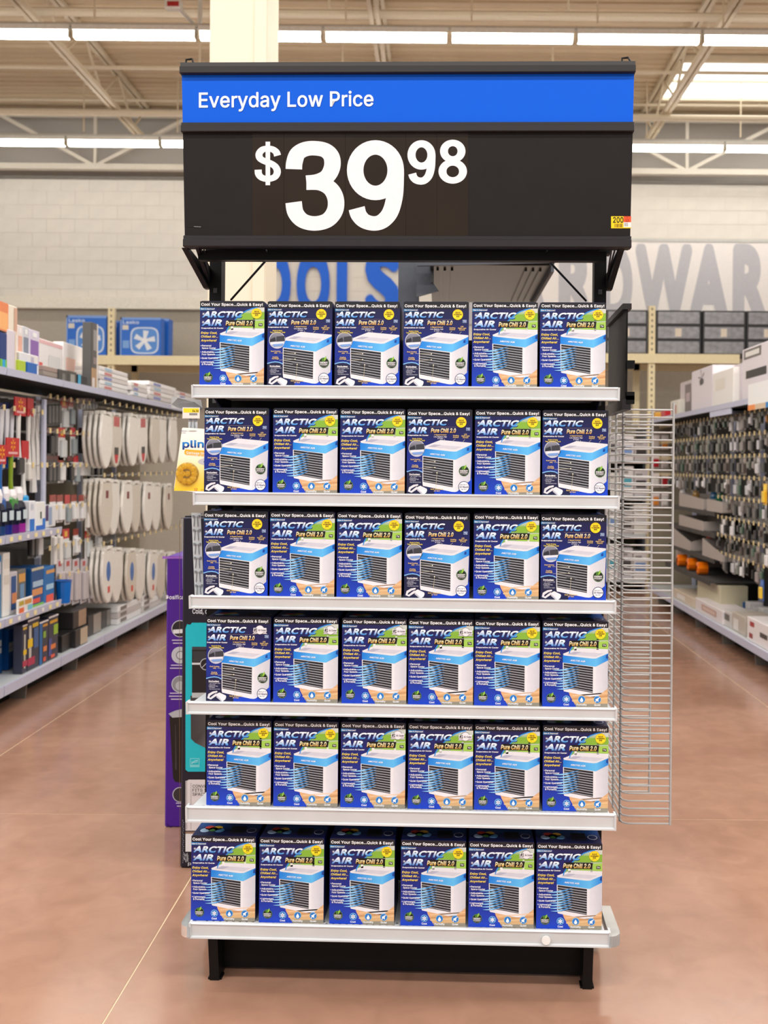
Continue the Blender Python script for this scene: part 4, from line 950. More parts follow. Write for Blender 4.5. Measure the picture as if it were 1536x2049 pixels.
for i, (a, b, y, c, c2, lb) in enumerate(((38, 48, 652, (232, 220, 216), (224, 170, 150), 'peach'), (49, 61, 655, (204, 206, 212), (120, 130, 150), 'steel grey'), (62, 82, 662, (214, 206, 224), (134, 92, 170), 'purple'))):
    g('clear_pack', f'clear upright pack with {lb} contents on the bathroom top shelf', 'pack', 'L', a, b, y, 0, -2.74, .06, c, [(.1, .2, .9, .92, c2), (.3, .05, .7, .14, (240, 240, 240))], zb=TL, m=INKG)
g('small_box', 'small white box in front of the purple clear pack', 'box', 'L', 42, 80, 709, 0, -2.68, .05, (230, 226, 222), [(.6, .1, .75, .4, (190, 180, 200))], zb=TL)
g('small_box', 'small lime green box at the lip of the bathroom top shelf', 'box', 'L', 41, 55, 722, 0, -2.62, .05, (170, 194, 50), zb=TL)
g('small_box', 'small royal blue box at the lip of the bathroom top shelf', 'box', 'L', 58, 80, 727, 0, -2.62, .05, (18, 96, 176), [(.85, .1, 1, .9, (220, 224, 230))], zb=TL)
g('paper_pack', 'white leaning pack with red print and small chart', 'pack', 'L', 80, 128, 684, 0, -2.86, .08, (242, 236, 234), [(0, .02, 1, .1, (236, 190, 190)), (.0, .5, .16, .72, (226, 96, 90)), (.4, .3, .9, .75, (224, 222, 220)), (.2, .8, .36, 1, (50, 46, 46))], zb=TL)
g('paper_pack', 'white leaning pack with pale orange panel', 'pack', 'L', 130, 176, 692, 0, -2.86, .08, (240, 234, 230), [(.1, .3, .5, .8, (240, 196, 180)), (.55, .35, .9, .7, (226, 220, 206))], zb=TL)
for i in range(3):
    Ya, Yb = on_x(87, 740, -2.63).y, on_x(120, 740, -2.63).y
    solo('flat_box', MB().bbox(-(Yb - Ya) / 2, (Yb - Ya) / 2, 0, .2, 0, .032, .003, (156 - 8 * (i % 2), 136, 128)), INK, f'flat taupe box, {("lowest", "middle", "topmost")[i]} of the small stack by the shelf lip', 'box', face('L', -2.63, (Ya + Yb) / 2, TL + i * .033), 'taupe boxes on the bathroom top shelf')
g('small_box', 'low charcoal box with grey lettering beside the taupe stack', 'box', 'L', 121, 139, 741, 0, -2.62, .12, (66, 66, 62), [(.35, .25, .7, .75, (110, 110, 106))], zb=TL)
g('small_box', 'low charcoal box with pale lettering next to the black and cyan box', 'box', 'L', 139.5, 157, 744, 0, -2.62, .12, (64, 64, 60), [(.25, .2, .75, .8, (150, 148, 142))], zb=TL)
g('small_box', 'small black box with cyan edge by the tall dark box', 'box', 'L', 159, 178, 752, 0, -2.62, .1, (20, 22, 34), [(0, 0, .3, 1, (60, 160, 200))], zb=TL)
g('tall_box', 'tall dark grey box with kraft foot standing on the bathroom top shelf', 'box', 'L', 186, 199, 648, 0, -2.66, .07, (80, 78, 76), [(0, 0, .8, .66, (84, 82, 80)), (.8, 0, 1, 1, (222, 214, 206)), (0, .66, .8, 1, (176, 142, 104)), (.25, .1, .75, .4, (150, 148, 146)), (.25, .5, .75, .6, (140, 126, 124)), (.1, .8, .5, .96, (220, 210, 206))], zb=TL)
for s_, (a, b, n, hh) in enumerate(((199, 257, 6, .036), (262, 296, 4, .04), (299, 352, 5, .042), (354, 392, 5, .038))):
    for i in range(n):
        Ya, Yb = on_x(a, 760, -2.66).y, on_x(b, 760, -2.66).y; c = [(236, 234, 230), (224, 220, 218), (240, 238, 236), (214, 208, 206)][(i + s_) % 4]
        w = (Yb - Ya) / 2 - .01 * ((i * 7 + s_) % 3)
        sp = 'first second third fourth'.split()[s_]
        mb = MB().bbox(-w, w, 0, .36, 0, hh - .002, .005, c)
        t = thing('toilet_seat_box', f'flat white seat box, {ORD[i]} from the bottom in the {sp} stack along the top shelf', 'box', face('L', -2.66, (Ya + Yb) / 2, TL + i * hh), 'flat seat boxes on the bathroom top shelf')
        part('box_body', mb, INK, t); part('end_label', MB().box(-w * .7, -w * .2, -.001, .0, hh * .2, hh * .75, [(120, 130, 190), (200, 120, 120), (160, 190, 210)][(i + s_) % 3]), INK, t)
# ---- bottles and boxes on the two near shelves
def bottle(label, px, y0, z0, X, r, body, cap, accent, grp):
    Y = on_x(px, 1030, X).y; zt_ = on_x(px, y0, X).z; h = zt_ - z0
    t = thing('spray_bottle', label, 'bottle', T((X - r, Y, z0)), grp)
    part('bottle_body', MB().lathe([(0, 0), (r, .001), (r, h * .2, accent), (r, h * .55, body), (r * .8, h * .66, body), (r * .55, h * .7, body), (0, h * .7)], 0, 0, 12, body), INKG, t, smooth=False)
    part('cap', MB().lathe([(0, h * .7), (r * .62, h * .7), (r * .7, h * .86), (r * .5, h), (0, h)], 0, 0, 12, cap), INKG, t)
    part('label_patch', MB().box(r * .93, r * 1.0, -r * .5, r * .5, h * .3, h * .5, (200, 214, 220)), INKM, t)
for i, (px, a, lb) in enumerate(((-4, (12, 20, 46), 'dark navy'), (10, (30, 60, 110), 'navy with blue foot'), (24, (26, 40, 120), 'navy with royal blue foot'), (38, (90, 24, 110), 'navy with violet foot'), (51, (150, 40, 140), 'navy with magenta foot'))):
    bottle(f'{lb} bottle with white cap on the upper near shelf', px, 974 + (i % 2) * 5, 1.08 - .006, -2.66, .055, (16, 20, 44), (238, 234, 236), a, 'capped bottles on the bathroom aisle shelf')
g('boxed_goods', 'white box with blue base stripe behind the capped bottles', 'box', 'L', 64, 76, 1002, 0, -2.66, .2, (232, 234, 240), [(0, .6, .8, 1, (20, 110, 196)), (.2, .1, .6, .3, (200, 206, 216))], zb=1.074)
g('boxed_goods', 'white box with black mark and blue wedge on the upper near shelf', 'box', 'L', 76.5, 95, 1004, 0, -2.66, .2, (236, 236, 234), [(.45, .35, .6, .6, (60, 80, 60)), (0, .84, 1, 1, (20, 96, 190)), (.7, .6, 1, .84, (30, 120, 206))], zb=1.074)
g('boxed_goods', 'purple edged white box at the far end of the upper near shelf', 'box', 'L', 96, 116, 1010, 0, -2.70, .2, (222, 222, 224), [(0, 0, .25, .7, (60, 24, 90)), (.3, .1, .6, .9, (150, 170, 200))], zb=1.074)
zz = .574
for i, (a, b, y, c, pr, lb) in enumerate((
    (-14, 8, 1112, (24, 116, 170), [(.3, .4, .8, .8, (40, 60, 90)), (.2, .1, .9, .3, (220, 220, 220))], 'teal blue box with grey photo'),
    (12, 25, 1105, (234, 230, 224), [(.1, .1, .9, .25, (220, 214, 204)), (.1, .35, .9, .5, (214, 208, 198))], 'tall white brush canister'),
    (26, 40, 1143, (200, 196, 200), [(.1, .1, .8, .9, (36, 80, 140)), (.2, .5, .9, .75, (214, 140, 90))], 'blue box with peach picture'),
    (41, 57, 1138, (110, 108, 104), [(.1, .1, .9, .3, (216, 160, 80)), (.25, .35, .75, .9, (110, 150, 190))], 'grey box with amber band'),
    (68, 92, 1134, (20, 80, 140), [(0, 0, 1, .07, (200, 190, 160)), (.1, .35, .95, .5, (170, 196, 220)), (.05, .55, .9, .72, (220, 150, 96)), (.05, .8, .7, .92, (224, 80, 60)), (0, .95, 1, 1, (120, 190, 50))], 'blue box with peach band and green foot'),
    (93, 114, 1132, (22, 110, 180), [(.2, .1, 1, .2, (216, 160, 90)), (.2, .5, .9, .65, (170, 206, 230)), (.2, .8, .9, 1, (232, 90, 70))], 'bright blue box with orange foot'))):
    g('boxed_goods', lb + ' on the lower near shelf', 'box', 'L', a, b, y, 0, -2.66, .22, c, pr, 'boxes on the lower near shelf', zb=zz)
g('shelf_card', 'small framed card with colour squares at the lip of the lower shelf', 'card', 'L', 35, 66, 1196, 1226, -2.61, .01, (236, 232, 226), [(.1, .15, .4, .45, (190, 170, 60)), (.45, .15, .9, .45, (210, 150, 70)), (.1, .6, .4, .95, (230, 110, 60)), (.65, .55, .95, .9, (120, 200, 220))], zb=.575)
for z_, a, b, y, c, pr, lb in ((1.074, -75, -22, 985, (226, 226, 230), [(.1, .2, .6, .7, (40, 110, 180))], 'white and blue box just outside the upper near shelf view'), (.574, -80, -20, 1120, (30, 100, 160), [(.2, .2, .8, .5, (220, 222, 224))], 'blue and white box beside the teal box on the lower near shelf'), (2.068, -90, -28, 640, (236, 190, 130), [(.2, .3, .8, .8, (240, 226, 200))], 'peach box at the near end of the bathroom top shelf')):
    g('boxed_goods', lb, 'box', 'L', a, b, y, 0, -2.66, .22, c, pr, zb=z_)
# base deck of the near bays
zd = .177
for i, (a, b, y, c, pr, lb) in enumerate((
    (-40, 11, 1250, (14, 74, 138), [(.4, .35, .95, .47, (190, 196, 204)), (.4, .5, .95, .6, (190, 196, 204))], 'tall royal blue box with two white bands at the frame edge'),
    (22, 50, 1252, (16, 84, 158), [(.05, .34, .95, .45, (206, 208, 204)), (.05, .46, .95, .57, (206, 208, 204))], 'tall royal blue box with two white bands beside the toy packs'))):
    g('tall_box', lb, 'box', 'L', a, b, y, 0, -2.78, .2, c, pr, zb=zd)
for i, (a, b, y, pr, lb) in enumerate((
    (50.5, 60, 1248, [(0, .0, 1, .03, (230, 224, 226)), (.1, .05, .9, .1, (220, 180, 40)), (.3, .2, .6, .9, (200, 196, 180)), (.15, .52, .85, .62, (230, 190, 30)), (0, .74, 1, .86, (176, 50, 80))], 'with a low yellow grip'),
    (61, 84, 1235, [(0, .0, 1, .04, (236, 230, 232)), (.4, .1, .9, .18, (222, 184, 40)), (.1, .12, .3, .9, (200, 196, 186)), (0, .38, .42, .55, (236, 196, 30)), (.0, .75, .6, .9, (180, 40, 80)), (.5, .2, .9, .6, (60, 96, 150))], 'with a high yellow grip'),
    (84.5, 102, 1240, [(0, .0, 1, .04, (234, 228, 230)), (0, .05, .3, 1, (18, 104, 170)), (.35, .08, .9, .14, (214, 150, 50)), (.4, .25, .7, .4, (140, 180, 60)), (.4, .6, .8, .72, (226, 130, 70)), (.4, .85, .7, .95, (226, 90, 60))], 'with a blue side'),
    (103, 122, 1229, [(0, .0, 1, .04, (236, 230, 232)), (.1, .1, .9, .17, (216, 160, 30)), (.5, .22, .95, .45, (150, 190, 50)), (0, .5, .3, .9, (70, 80, 150)), (.2, .65, .7, .76, (226, 126, 60)), (.2, .88, .6, .96, (226, 90, 60))], 'with a green corner'))):
    g('blister_pack', f'tall dark brush pack {lb} on the bathroom base deck', 'pack', 'L', a, b, y, 0, -2.64, .06, (52, 54, 72), pr, 'tall brush packs on the base deck', zb=zd)
# black boxes with tan ends, then flat seat boxes
for a, b, z0, z1, d0, c, c2, lb in ((124, 150, 0, .12, .06, (38, 36, 36), None, 'low black box lying behind the dark brush pack'), (151, 175, 0, .13, .03, (40, 38, 38), (190, 172, 148), 'black box with cream end on the base deck'), (146, 172, .132, .26, .05, (42, 40, 40), (160, 132, 108), 'black box with brown end stacked on the base deck'), (176, 202, 0, .16, .1, (48, 46, 46), (150, 140, 130), 'black box with grey end next to the cream one'), (203, 228, 0, .14, .12, (60, 58, 56), (130, 124, 118), 'low charcoal box before the flat white boxes')):
    Ya, Yb = on_x(a, 1280, XL - d0).y, on_x(b, 1280, XL - d0).y; w = (Yb - Ya) / 2
    t = thing('black_box', lb, 'box', face('L', XL - d0, (Ya + Yb) / 2, zd + z0)); part('box_body', MB().bbox(-w, w, 0, .3, 0, z1 - z0, .004, c), INK, t)
    if c2: part('end_panel', MB().box(-w * .2, w * .96, -.002, 0, .006, z1 - z0 - .006, c2), INK, t)
for s_, (a, b, n) in enumerate(((236, 282, 3), (284, 322, 3))):
    for i in range(n):
        Ya, Yb = on_x(a, 1235, -2.66).y, on_x(b, 1235, -2.66).y; w = (Yb - Ya) / 2
        t = thing('toilet_seat_box', f'flat pale seat box, {ORD[i]} from the bottom in the {"nearer" if s_ == 0 else "further"} base deck stack', 'box', face('L', -2.66, (Ya + Yb) / 2, zd + i * .05), 'flat seat boxes on the base deck')
        part('box_body', MB().bbox(-w, w, 0, .36, 0, .047, .004, [(222, 220, 220), (196, 190, 188), (236, 236, 236)][(i + s_) % 3]), INK, t); part('end_label', MB().box(-w * .8, -w * .3, -.0015, 0, .01, .04, (120, 110, 106)), INK, t)

# ---- carded packs on hooks, bathroom aisle
def pack_mesh(w, h, header, body, bub, hh=.28, extra=None):
    m_ = MB().box(-w / 2, w / 2, 0, .003, -h * hh, 0, header).box(-w / 2, w / 2, 0, .003, -h, -h * hh, body)
    m_.bbox(-w * .36, w * .36, -.025, 0, -h * .92, -h * (hh + .08), .006, bub)
    if extra: m_.box(-w * .2, w * .2, -.001, 0, -h * hh * .8, -h * hh * .25, extra)
    return m_.mesh('carded_pack', INKG)
def hang(label, px, y0, X, me, grp, side='L', name='carded_pack'):
    p = on_x(px, y0, X); solo(name, me, None, label, 'pack', face(side, X, p.y, p.z), grp)
RED, WH = (190, 24, 34), (226, 224, 222)
# brush packs with red tags and a yellow star burst
def brush_pack(label, px, y0, X, w, h, hcol, grp, star=True, tagh=.12):
    p = on_x(px, y0, X); t = thing('brush_pack', label, 'brush pack', face('L', X, p.y, p.z), grp)
    part('tag_card', MB().box(-w / 2, w / 2, -.004, .004, -tagh, 0, RED), INK, t)
    if star:
        P = Print(lambda x, y, d: (x, -.005 - d, -y))
        for k in range(6):
            a = math.pi / 3 * k + math.pi / 2; P.stroke([(.012 * math.cos(a), tagh * .38 + .012 * math.sin(a)), (.036 * math.cos(a), tagh * .38 + .036 * math.sin(a))], [.008, .013], (244, 172, 30), 1)
        P.rect(-w * .36, tagh * .74, w * .36, tagh * .86, (226, 170, 170), 1)
        part('tag_print', P.mb, INK, t)
    part('handle', MB().tube([(0, .01, -tagh + .01), (0, .01, -h * .55), (.006, .01, -h * .8)], [.016, .013, .02], 7, hcol[0]), INKG, t)
    part('brush_head', MB().bbox(-w * .3, w * .3, -.02, .04, -h, -h * .78, .012, hcol[1]), INKG, t)
brush_pack('red tagged brush pack with white handle and black head, upper near row', 40, 795, -2.72, .17, .5, ((226, 224, 220), (40, 40, 42)), 'red tagged brushes')
brush_pack('red tagged brush pack with narrow tag, upper near row', 60, 797, -2.74, .1, .55, ((222, 220, 216), (216, 212, 206)), 'red tagged brushes', False)
brush_pack('red tagged brush pack with lime green handle, lower near row', 25, 876, -2.70, .19, .48, ((122, 150, 30), (60, 140, 60)), 'red tagged brushes')
brush_pack('red tagged brush pack with white and cyan handle, lower near row', 50, 882, -2.74, .11, .46, ((232, 232, 230), (30, 150, 210)), 'red tagged brushes', False)
brush_pack('red tagged brush pack with wide blue head at the frame edge', 3, 890, -2.70, .12, .42, ((20, 90, 160), (14, 84, 158)), 'red tagged brushes', True)
for k, (px, c) in enumerate(((2, (30, 80, 170)), (13, (24, 70, 160)), (23, (40, 110, 200)))):
    p = on_x(px, 806, -2.76); t = thing('brush_pack', f'long blue and white brush, {ORD[k]} from the frame edge in the upper near row', 'brush pack', face('L', -2.76, p.y, p.z), 'long blue brushes')
    part('hang_card', MB().box(-.035, .035, 0, .004, -.05, .0, (20, 40, 90)), INK, t); part('handle', MB().tube([(0, 0, -.04), (0, 0, -.26), (0, 0, -.34)], [.02, .012, .018], 7, (222, 222, 226)), INKG, t)
    part('brush_head', MB().bbox(-.03, .03, -.02, .03, -.42, -.33, .01, c), INKG, t); part('side_grip', MB().tube([(.025, .01, -.04), (.025, .01, -.38)], .008, 5, c), INKG, t)
p = on_x(76, 815, -2.78)
for k, (px, y0, y1) in enumerate(((66, 818, 985), (75, 812, 960))):
    a = on_x(px, y0, -2.78); b = on_x(px, y1, -2.78)
    solo('brush_pack', MB().tube([(a.x, a.y, a.z), (a.x, a.y, (a.z + b.z) / 2), (b.x, b.y, b.z)], [.022, .016, .026], 7, (224, 220, 216)), INKG, f'long plain white brush handle, {"nearer" if k == 0 else "further"} one beside the bay post', 'brush pack')
post = on_x(88, 820, -2.74)
solo('bay_post', MB().bbox(-.012, .012, -.02, .02, 0, .84, .004), LIPB, 'pale grey bay post between brushes and red topped packs', 'post', T((-2.74, post.y, 1.12)))
PK = {'dark': pack_mesh(.07, .2, (90, 40, 40), (60, 58, 58), (84, 82, 82), .15), 'redw': pack_mesh(.13, .24, (196, 36, 40), WH, (210, 214, 214), .3, (240, 180, 50)), 'redw2': pack_mesh(.10, .22, (190, 50, 56), (214, 212, 210), (150, 160, 164), .3),
      'blk': pack_mesh(.1, .2, (110, 60, 60), (36, 34, 36), (50, 48, 50), .2), 'slim': pack_mesh(.06, .28, (206, 170, 160), (226, 222, 216), (236, 232, 226), .12), 'wht': pack_mesh(.11, .2, (150, 60, 50), (224, 222, 222), (232, 232, 232), .25),
      'clr': pack_mesh(.14, .34, (200, 192, 196), (206, 200, 204), (196, 188, 190), .2, (180, 60, 60)), 'grn': pack_mesh(.07, .2, (80, 130, 50), (200, 206, 196), (150, 170, 130), .3), 'tiny': pack_mesh(.05, .09, (214, 190, 190), (226, 222, 220), (206, 204, 206), .3)}
for y, X, row, items in ((797, -2.82, 'first', [(94, 'dark'), (101, 'dark'), (108, 'dark'), (115, 'dark'), (128, 'redw'), (142, 'redw2'), (158, 'tiny'), (164, 'tiny'), (170, 'tiny'), (176, 'tiny'), (182, 'tiny'), (188, 'tiny')]),
                         (800, -2.86, 'topmost', [(76, 'tiny'), (83, 'tiny'), (93, 'tiny'), (103, 'tiny'), (112, 'tiny')]),
                         (856, -2.80, 'second', [(100, 'blk'), (108, 'dark'), (124, 'redw'), (146, 'redw2'), (162, 'blk'), (170, 'blk'), (186, 'redw2'), (197, 'grn'), (190, 'grn')]),
                         (912, -2.80, 'third', [(96, 'dark'), (104, 'dark'), (112, 'dark'), (122, 'wht'), (140, 'blk'), (152, 'redw2'), (180, 'blk'), (192, 'blk'), (200, 'dark')]),
                         (990, -2.74, 'fourth', [(106, 'wht'), (120, 'wht'), (135, 'redw2'), (148, 'wht'), (163, 'wht'), (174, 'slim'), (182, 'slim'), (190, 'slim'), (198, 'slim'), (206, 'slim')]),
                         (1058, -2.76, 'fifth', [(60, 'dark'), (68, 'dark'), (76, 'wht'), (106, 'slim'), (118, 'slim'), (132, 'redw'), (152, 'wht'), (176, 'redw'), (196, 'wht')]),
                         (1118, -2.74, 'sixth', [(120, 'clr'), (136, 'clr'), (152, 'clr'), (168, 'clr'), (184, 'clr'), (198, 'clr')])):
    DES = {'dark': 'thin dark carded pack', 'redw': 'red topped white pack', 'redw2': 'red topped grey pack', 'blk': 'black carded pack', 'slim': 'slim white pack', 'wht': 'rust topped white pack', 'clr': 'large clear grey pack', 'grn': 'small green topped pack', 'tiny': 'tiny pale pack'}
    cnt = {}; num_ = {}
    for px, kd in items: cnt[kd] = cnt.get(kd, 0) + 1
    for px, kd in items:
        num_[kd] = num_.get(kd, 0) + 1
        lb = DES[kd] + (f', {ordinal(num_[kd])} from the bay post' if cnt[kd] > 1 else '') + f' on the {row} peg row'
        hang(lb, px, y, X, PK[kd], f'{DES[kd]}s on the {row} peg row')
g('white_box', 'white tilted box on the third peg row shelf of the packs bay', 'box', 'L', 146, 183, 925, 952, -2.78, .1, (222, 218, 218), [(.1, .2, .5, .8, (206, 200, 200))])
p = on_x(127, 1166, -2.66)
solo('blue_bucket', MB().lathe([(0, 0), (.045, 0), (.055, .15), (.062, .16), (.05, .16), (.042, .01), (0, .01)], 0, 0, 12, (14, 108, 200)), INKG, 'small bright blue bucket hanging by the clear packs', 'bucket', T((p.x, p.y, on_x(127, 1206, -2.66).z)))

# ---- toilet seats
def seat_meshes():
    def outline(w, h, n=22):
        pts = []
        for k in range(n):
            a = 2 * math.pi * k / n; s_ = math.sin(a); pts.append((w / 2 * math.cos(a) * (1 - .12 * max(0, -s_)) if s_ < .75 else w / 2 * math.cos(a) * 1.25, h / 2 * (s_ if s_ < .8 else .8)))
        return pts
    o = outline(.29, .47); i_ = outline(.276, .455)
    lid = MB()
    for a, b, t0, t1 in ((o, o, 0.012, 0), (o, i_, 0, -.008)):
        for k in range(len(a)):
            j = (k + 1) % len(a); lid.poly([(a[k][0], t0, a[k][1]), (a[j][0], t0, a[j][1]), (b[j][0], t1, b[j][1]), (b[k][0], t1, b[k][1])])
    lid.poly([(p[0], -.008, p[1]) for p in i_]); lid.poly([(p[0], .012, p[1]) for p in reversed(o)])
    hin = MB().prism([(-.09, .185), (-.05, .185), (-.05, .195), (.05, .195), (.05, .185), (.09, .185), (.09, .215), (.05, .215), (.05, .203), (-.05, .203), (-.05, .215), (-.09, .215)], 'y', -.012, .02)
    lb1 = MB().box(-.07, .07, -.0095, -.0082, .10, .18, (190, 90, 90)).box(-.05, .05, -.0095, -.0082, -.13, -.07, (50, 48, 48)).prism([(-.05, -.13), (.05, -.13), (.03, -.19), (0, -.205), (-.03, -.19)], 'y', -.0095, -.0082, (196, 40, 50))
    lb2 = MB().prism([(.05 * math.cos(k * math.pi / 8), .02 + .08 * math.sin(k * math.pi / 8)) for k in range(16)], 'y', -.0095, -.0082, (60, 110, 180)).box(-.02, .03, -.0095, -.0082, -.15, -.1, (210, 70, 60))
    lb3 = MB().box(-.03, .03, -.0095, -.0082, .06, .12, (120, 40, 44))
    return lid, hin, (lb1, lb2, lb3)
lid, hin, lbs = seat_meshes()
WSE = mat('white_seat_gloss', (232, 228, 220), .22, var=.03); BSE = mat('bone_seat_gloss', (212, 204, 190), .25, var=.03)
LID, LIDB, HIN = lid.mesh('lid', WSE), lid.mesh('lid', BSE), hin.mesh('hinge', WSE); LBS = [l.mesh('label_sticker', INK) for l in lbs]
HTX = ['upper', 'middle', 'lower']
for r, (yc, npx) in enumerate(((878, (212, 236, 266, 289, 310, 328, 346)), (1012, (212, 232, 254, 275, 296, 316, 336)), (1148, (215, 238, 262, 284, 305, 325, 343)))):
    for k, px in enumerate(npx):
        nd = 4 if k < 5 else 2
        for dd in range(nd):
            X = -2.63 - dd * .042 - (.02 if k % 2 else 0); p = on_x(px, yc, -2.63)
            deep = ('front', 'second', 'third', 'rearmost')[dd] if nd == 4 else ('front', 'rear')[dd]
            t = thing('toilet_cover', f'white toilet seat, {deep} on the {ORD[k]} hook of the {HTX[r]} seat row', 'toilet seat', face('L', X, p.y, p.z) @ Matrix.Rotation(R(random.uniform(-3, 3)), 4, 'Y'), f'toilet seats of the {HTX[r]} row')
            link('lid', LIDB if (k + r) % 3 == 1 else LID, t); link('hinge', HIN, t)
            if dd == 0 and (k in (1, 3) if r == 0 else k % 2 == 0): link('label_sticker', LBS[(0, 2, 1)[r]], t)
# ------------------------------------------------------------------ hardware aisle goods
random.seed(21)
def small_pack(w, h, body, bub, round_=False):
    m_ = MB().box(-w / 2, w / 2, 0, .003, -h, 0, body)
    if round_: m_.tube([(0, -.015, -h * .35), (0, -.015, -h * .9)], w * .32, 6, bub)
    else: m_.bbox(-w * .34, w * .34, -.02, 0, -h * .9, -h * .35, .005, bub)
    m_.box(-w * .4, w * .4, -.0012, 0, -h * .28, -h * .06, tuple(min(255, v + 30) for v in body))
    return m_.mesh('carded_pack', INKG)
PAL = [('charcoal', (50, 50, 48), (86, 86, 84)), ('charcoal', (62, 62, 58), (40, 40, 38)), ('olive grey', (84, 88, 78), (130, 132, 124)), ('pale grey', (150, 146, 146), (206, 204, 206)), ('warm grey', (110, 102, 98), (150, 142, 138)),
       ('black', (30, 30, 30), (72, 70, 70)), ('taupe', (120, 108, 100), (92, 84, 80)), ('white', (196, 192, 190), (228, 226, 226)), ('amber', (120, 90, 50), (196, 130, 50)), ('dark green', (44, 66, 54), (90, 110, 96))]
SPK = [(nm_, [small_pack(.06, .10, a, b), small_pack(.085, .145, a, b), small_pack(.045, .13, a, b, True)]) for nm_, a, b in PAL]
WTS = [5, 5, 4, 4, 4, 5, 3, 2, .7, 1.5]
for r, z in enumerate(RZ):
    y = 6.85; n_ = 0
    while y < (10.85 if r < 4 else 8.95):
        k = random.choices(range(len(PAL)), WTS)[0]; v = random.randrange(3); st = random.uniform(.10, .135)
        X = XR + .1 + random.uniform(0, .05)
        n_ += 1; bay = 'near' if y < 8.2 else 'middle' if y < 9.4 else 'far'
        solo('carded_pack', SPK[k][1][v], None, f'small {PAL[k][0]} carded pack, {ordinal(n_)} from the near end of the {_T1[r]} hardware peg row', 'pack', face('R', X, y + st / 2, z - .008), f'{PAL[k][0]} packs on peg row {r + 1} of the {bay} hardware bays')
        y += st
for px, y0, c, lb in ((1530, 968, (244, 190, 30), 'bright yellow carded pack low in the near hardware bays'), (1524, 1160, (30, 90, 170), 'blue and yellow carded pack near the hardware base deck')):
    me = small_pack(.08, .16, c, (236, 196, 60)); p = on_x(px, y0, XR + .06); solo('carded_pack', me, None, lb, 'pack', face('R', XR + .06, p.y, p.z))
# slanted grey bins on the dark shelves
BINM = mat('grey_bin_card', (172, 162, 156), .6, var=.04)
def bin_(label, pxa, pxb, z, h0, h1):
    X = XR + (.22 if 'orange' in label else .1); ya, yb = on_x(pxa, 1050, X).y, on_x(pxb, 1050, X).y; a, b = min(ya, yb), max(ya, yb); w = (b - a) / 2
    t = thing('sorting_bin', label, 'bin', face('R', X, (a + b) / 2, z), 'grey bins on the dark hardware shelves')
    part('front_wall', MB().prism([(-w, 0), (w, 0), (w, h0), (-w, h1)], 'y', 0, .006), BINM, t); part('bottom', MB().box(-w, w, .006, .3, 0, .006), BINM, t)
    for s_ in (-1, 1): part('side_wall', MB().prism([(.006, .006), (.3, .006), (.3, h1 * .9), (.006, (h1 if s_ < 0 else h0))], 'x', s_ * w - .003, s_ * w + .003), BINM, t)
    part('back_wall', MB().box(-w, w, .294, .3, .006, h1 * .9), BINM, t)
    return t
for k, (a, b, z, h0, h1, lb) in enumerate(((1358, 1407, 1.13, .10, .14, 'on the highest dark shelf, far side'), (1413, 1444, 1.13, .10, .11, 'on the highest dark shelf, near side'), (1358, 1407, .93, .09, .11, 'alone on the second dark shelf'), (1347, 1381, .70, .09, .18, 'with steep side on the third dark shelf'), (1405, 1446, .70, .06, .16, 'with steep side nearer the pegs on the third dark shelf'), (1352, 1386, .50, .1, .2, 'standing behind the orange rolls'))):
    bin_('grey cardboard bin ' + lb, a, b, z - .007, h0, h1)
for k, (px, z, c, lb) in enumerate(((1366, 1.13, (232, 230, 232), 'white crumpled pouch in the far bin'), (1392, 1.13, (170, 130, 70), 'kraft and white tube in the far bin'), (1428, 1.13, (20, 90, 130), 'teal canister in the near bin'), (1440, 1.13, (16, 100, 70), 'green canister in the near bin'), (1420, .70, (196, 60, 40), 'red lidded can in the steep bin'))):
    p = on_x(px, 1000, XR + .2); solo('canister', MB().lathe([(0, 0), (.035, 0), (.037, .12), (.03, .14), (.032, .16), (0, .165)], 0, 0, 10, c), INKG, lb, 'canister', T((p.x, p.y, z + .002)))
# orange rolls
for k, px in enumerate((1362, 1382, 1402)):
    p = on_x(px, 1146, XR + .12)
    m_ = MB()
    for (r0, x0), (r1, x1) in (((.03, 0), (.06, .01)), ((.06, .01), (.062, .10)), ((.062, .10), (.03, .11))):
        for q in range(12):
            a, b = 2 * math.pi * q / 12, 2 * math.pi * (q + 1) / 12
            m_.poly([(x0, r0 * math.cos(a), r0 * math.sin(a)), (x0, r0 * math.cos(b), r0 * math.sin(b)), (x1, r1 * math.cos(b), r1 * math.sin(b)), (x1, r1 * math.cos(a), r1 * math.sin(a))], (240, 124, 10) if q % 2 else (226, 104, 6))
    solo('orange_roll', m_, INKG, f'bright orange roll of cord, {("furthest", "middle", "nearest")[k]} of three on the low dark shelf', 'roll', T((XR + .075, p.y, .502 + .055)) , 'orange rolls')
